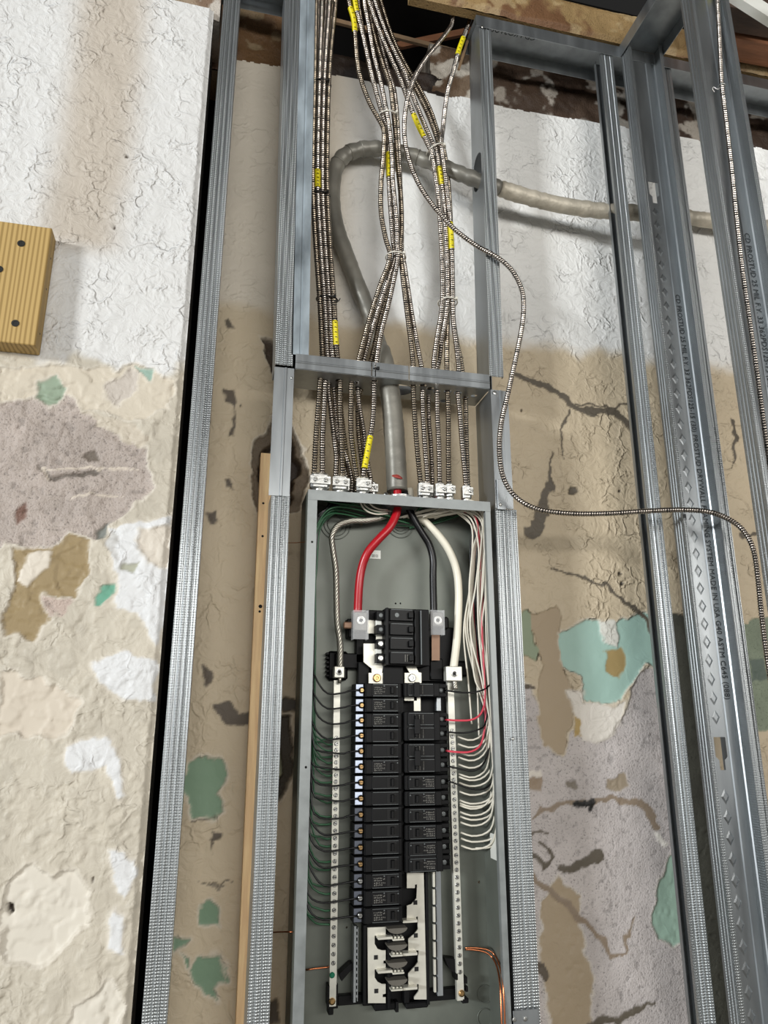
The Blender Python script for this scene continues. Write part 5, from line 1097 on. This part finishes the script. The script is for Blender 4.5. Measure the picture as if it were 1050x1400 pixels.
connector(614, 668, .015, .030, 'low connector second from the right on the box top', False)
connector(637, 668, .018, .033, 'rightmost connector on the box top', False)
connector(590, 666, .020, .058, 'rear connector right of the service cable', False)

# --- service conduit
sp_ = [(543,672,.046),(542,650,.046),(540,610,.046),(537,570,.046),(533,535,.046),(527,505,.056),(517,470,.075),(505,430,.085),(489,390,.092),(474,350,.095),(463,320,.096),(456,290,.096),(455,255,.096),(460,228,.094),(472,212,.092),(490,205,.090),(512,203,.088),(540,207,.084),(570,215,.076),(605,228,.060),(635,240,.044),(665,251,.038),(700,263,.046),(735,273,.050),(770,281,.050),(820,288,.046),(870,291,.044),(930,296,.088),(980,303,.092),(1060,312,.092)]
path, L_ = catmull(P_(sp_), .008); n = len(path); u = np.arange(n)/n
rad = .0175+.0012*np.sin(np.arange(n)*1.7)*((u > .38) & (u < .6))+.0012*(np.random.RandomState(2).rand(n)-.5)
rad[:int(n*.16)] += .0035
sv = thing('service_conduit', path[0], 'thick grey jacketed service cable looping from the box top through the studs to the right', 'cable')
cut = int(n*.60)
obj('jacket', G().tube(path[:cut+1], .0175, 16, True, rad[:cut+1]), M['pipe'], sv)
rad2 = rad.copy(); rad2[cut:] += .002*np.random.RandomState(5).rand(n-cut)
obj('spattered_jacket', G().tube(path[cut:], .0175, 16, True, rad2[cut:]), M['plastered'], sv)
for k in np.linspace(.40, .50, 7):
    i = int(k*n); Tn = path[i+1]-path[i-1]; obj('tape_wrap', G().torus(path[i], Tn, .0172, .0016, 20, 5), M['pipe'], sv)
c = path[0]+np.array([-.004, -.015, .030]); obj('red_wrapper', G().disc_rot(c-np.array([0, 0, .006]), (.2, -.5, 1), [(.012, 0), (.010, .003), (.004, .006)], 10), mat('dull_red_plastic', (150, 62, 54), .5), sv)
# bracket on the wall behind
b_ = thing('pipe_strap', q(464, 315, .10), 'small dark metal strap behind the left bundle holding the grey conduit', 'strap')
obj('strap', rbox(G(), 458, 309, 470, 321, .112, .016, .002), M['galv'], b_); obj('hole', G().disc_rot(q(465, 315, .1118), (0, -1, 0), [(.004, 0), (.004, .0005)], 10), M['holeshade'], b_)
# --- ties
def tie(px, py, d, rx, ry, m, label, tail=None, tilt=0, r=.0016):
    c = q(px, py, d); g = G(); N_ = 24; v = []; 
    pts = [np.array([c[0]+rx*math.cos(a), c[1]+ry*math.sin(a), c[2]+tilt*math.cos(a)*rx]) for a in np.linspace(0, 2*math.pi, N_)]
    g.tube(pts, r, 6); t = obj('cable_tie', g, M[m], None, label, 'cable tie', 'cable ties')
    if tail: obj('tail', G().tube(catmull([q(*k) for k in tail], .003)[0], .0011, 5), M[m], t)
    obj('tie_head', G().box(c[0]+rx*.5, c[0]+rx*.5+.005, c[1]-ry-.002, c[1]-ry+.003, c[2]-.003, c[2]+.003, .0005), M[m], t)
tie(440, 116, .047, .021, .017, 'tieblack', 'black cable tie round the left bundle near the top', [(446,118,.03),(448,124,.028),(446,134,.028)])
tie(438, 268, .047, .021, .017, 'tieblack', 'black cable tie round the left bundle across the yellow tape')
tie(447, 410, .047, .022, .017, 'tieblack', 'black cable tie round the left bundle above the header', [(456,411,.03),(462,412,.028),(465,408,.028)])
tie(531, 161, .046, .024, .021, 'tiewhite', 'white cable tie at the upper pinch of the middle bundle')
tie(541, 352, .047, .022, .021, 'tiewhite', 'white cable tie at the lower pinch of the middle bundle')
tie(596, 206, .046, .022, .023, 'tiewhite', 'white cable tie slanting round the right bundle near its top', [(592,206,.02),(588,213,.018),(587,219,.018)], tilt=.5)
tie(612, 414, .047, .021, .022, 'tiewhite', 'white cable tie round the right bundle above the header')
# black marking slash hanging below a cable at the header
tie(513, 505, .000, .004, .006, 'tieblack', 'short black tie on the header front flange', None)
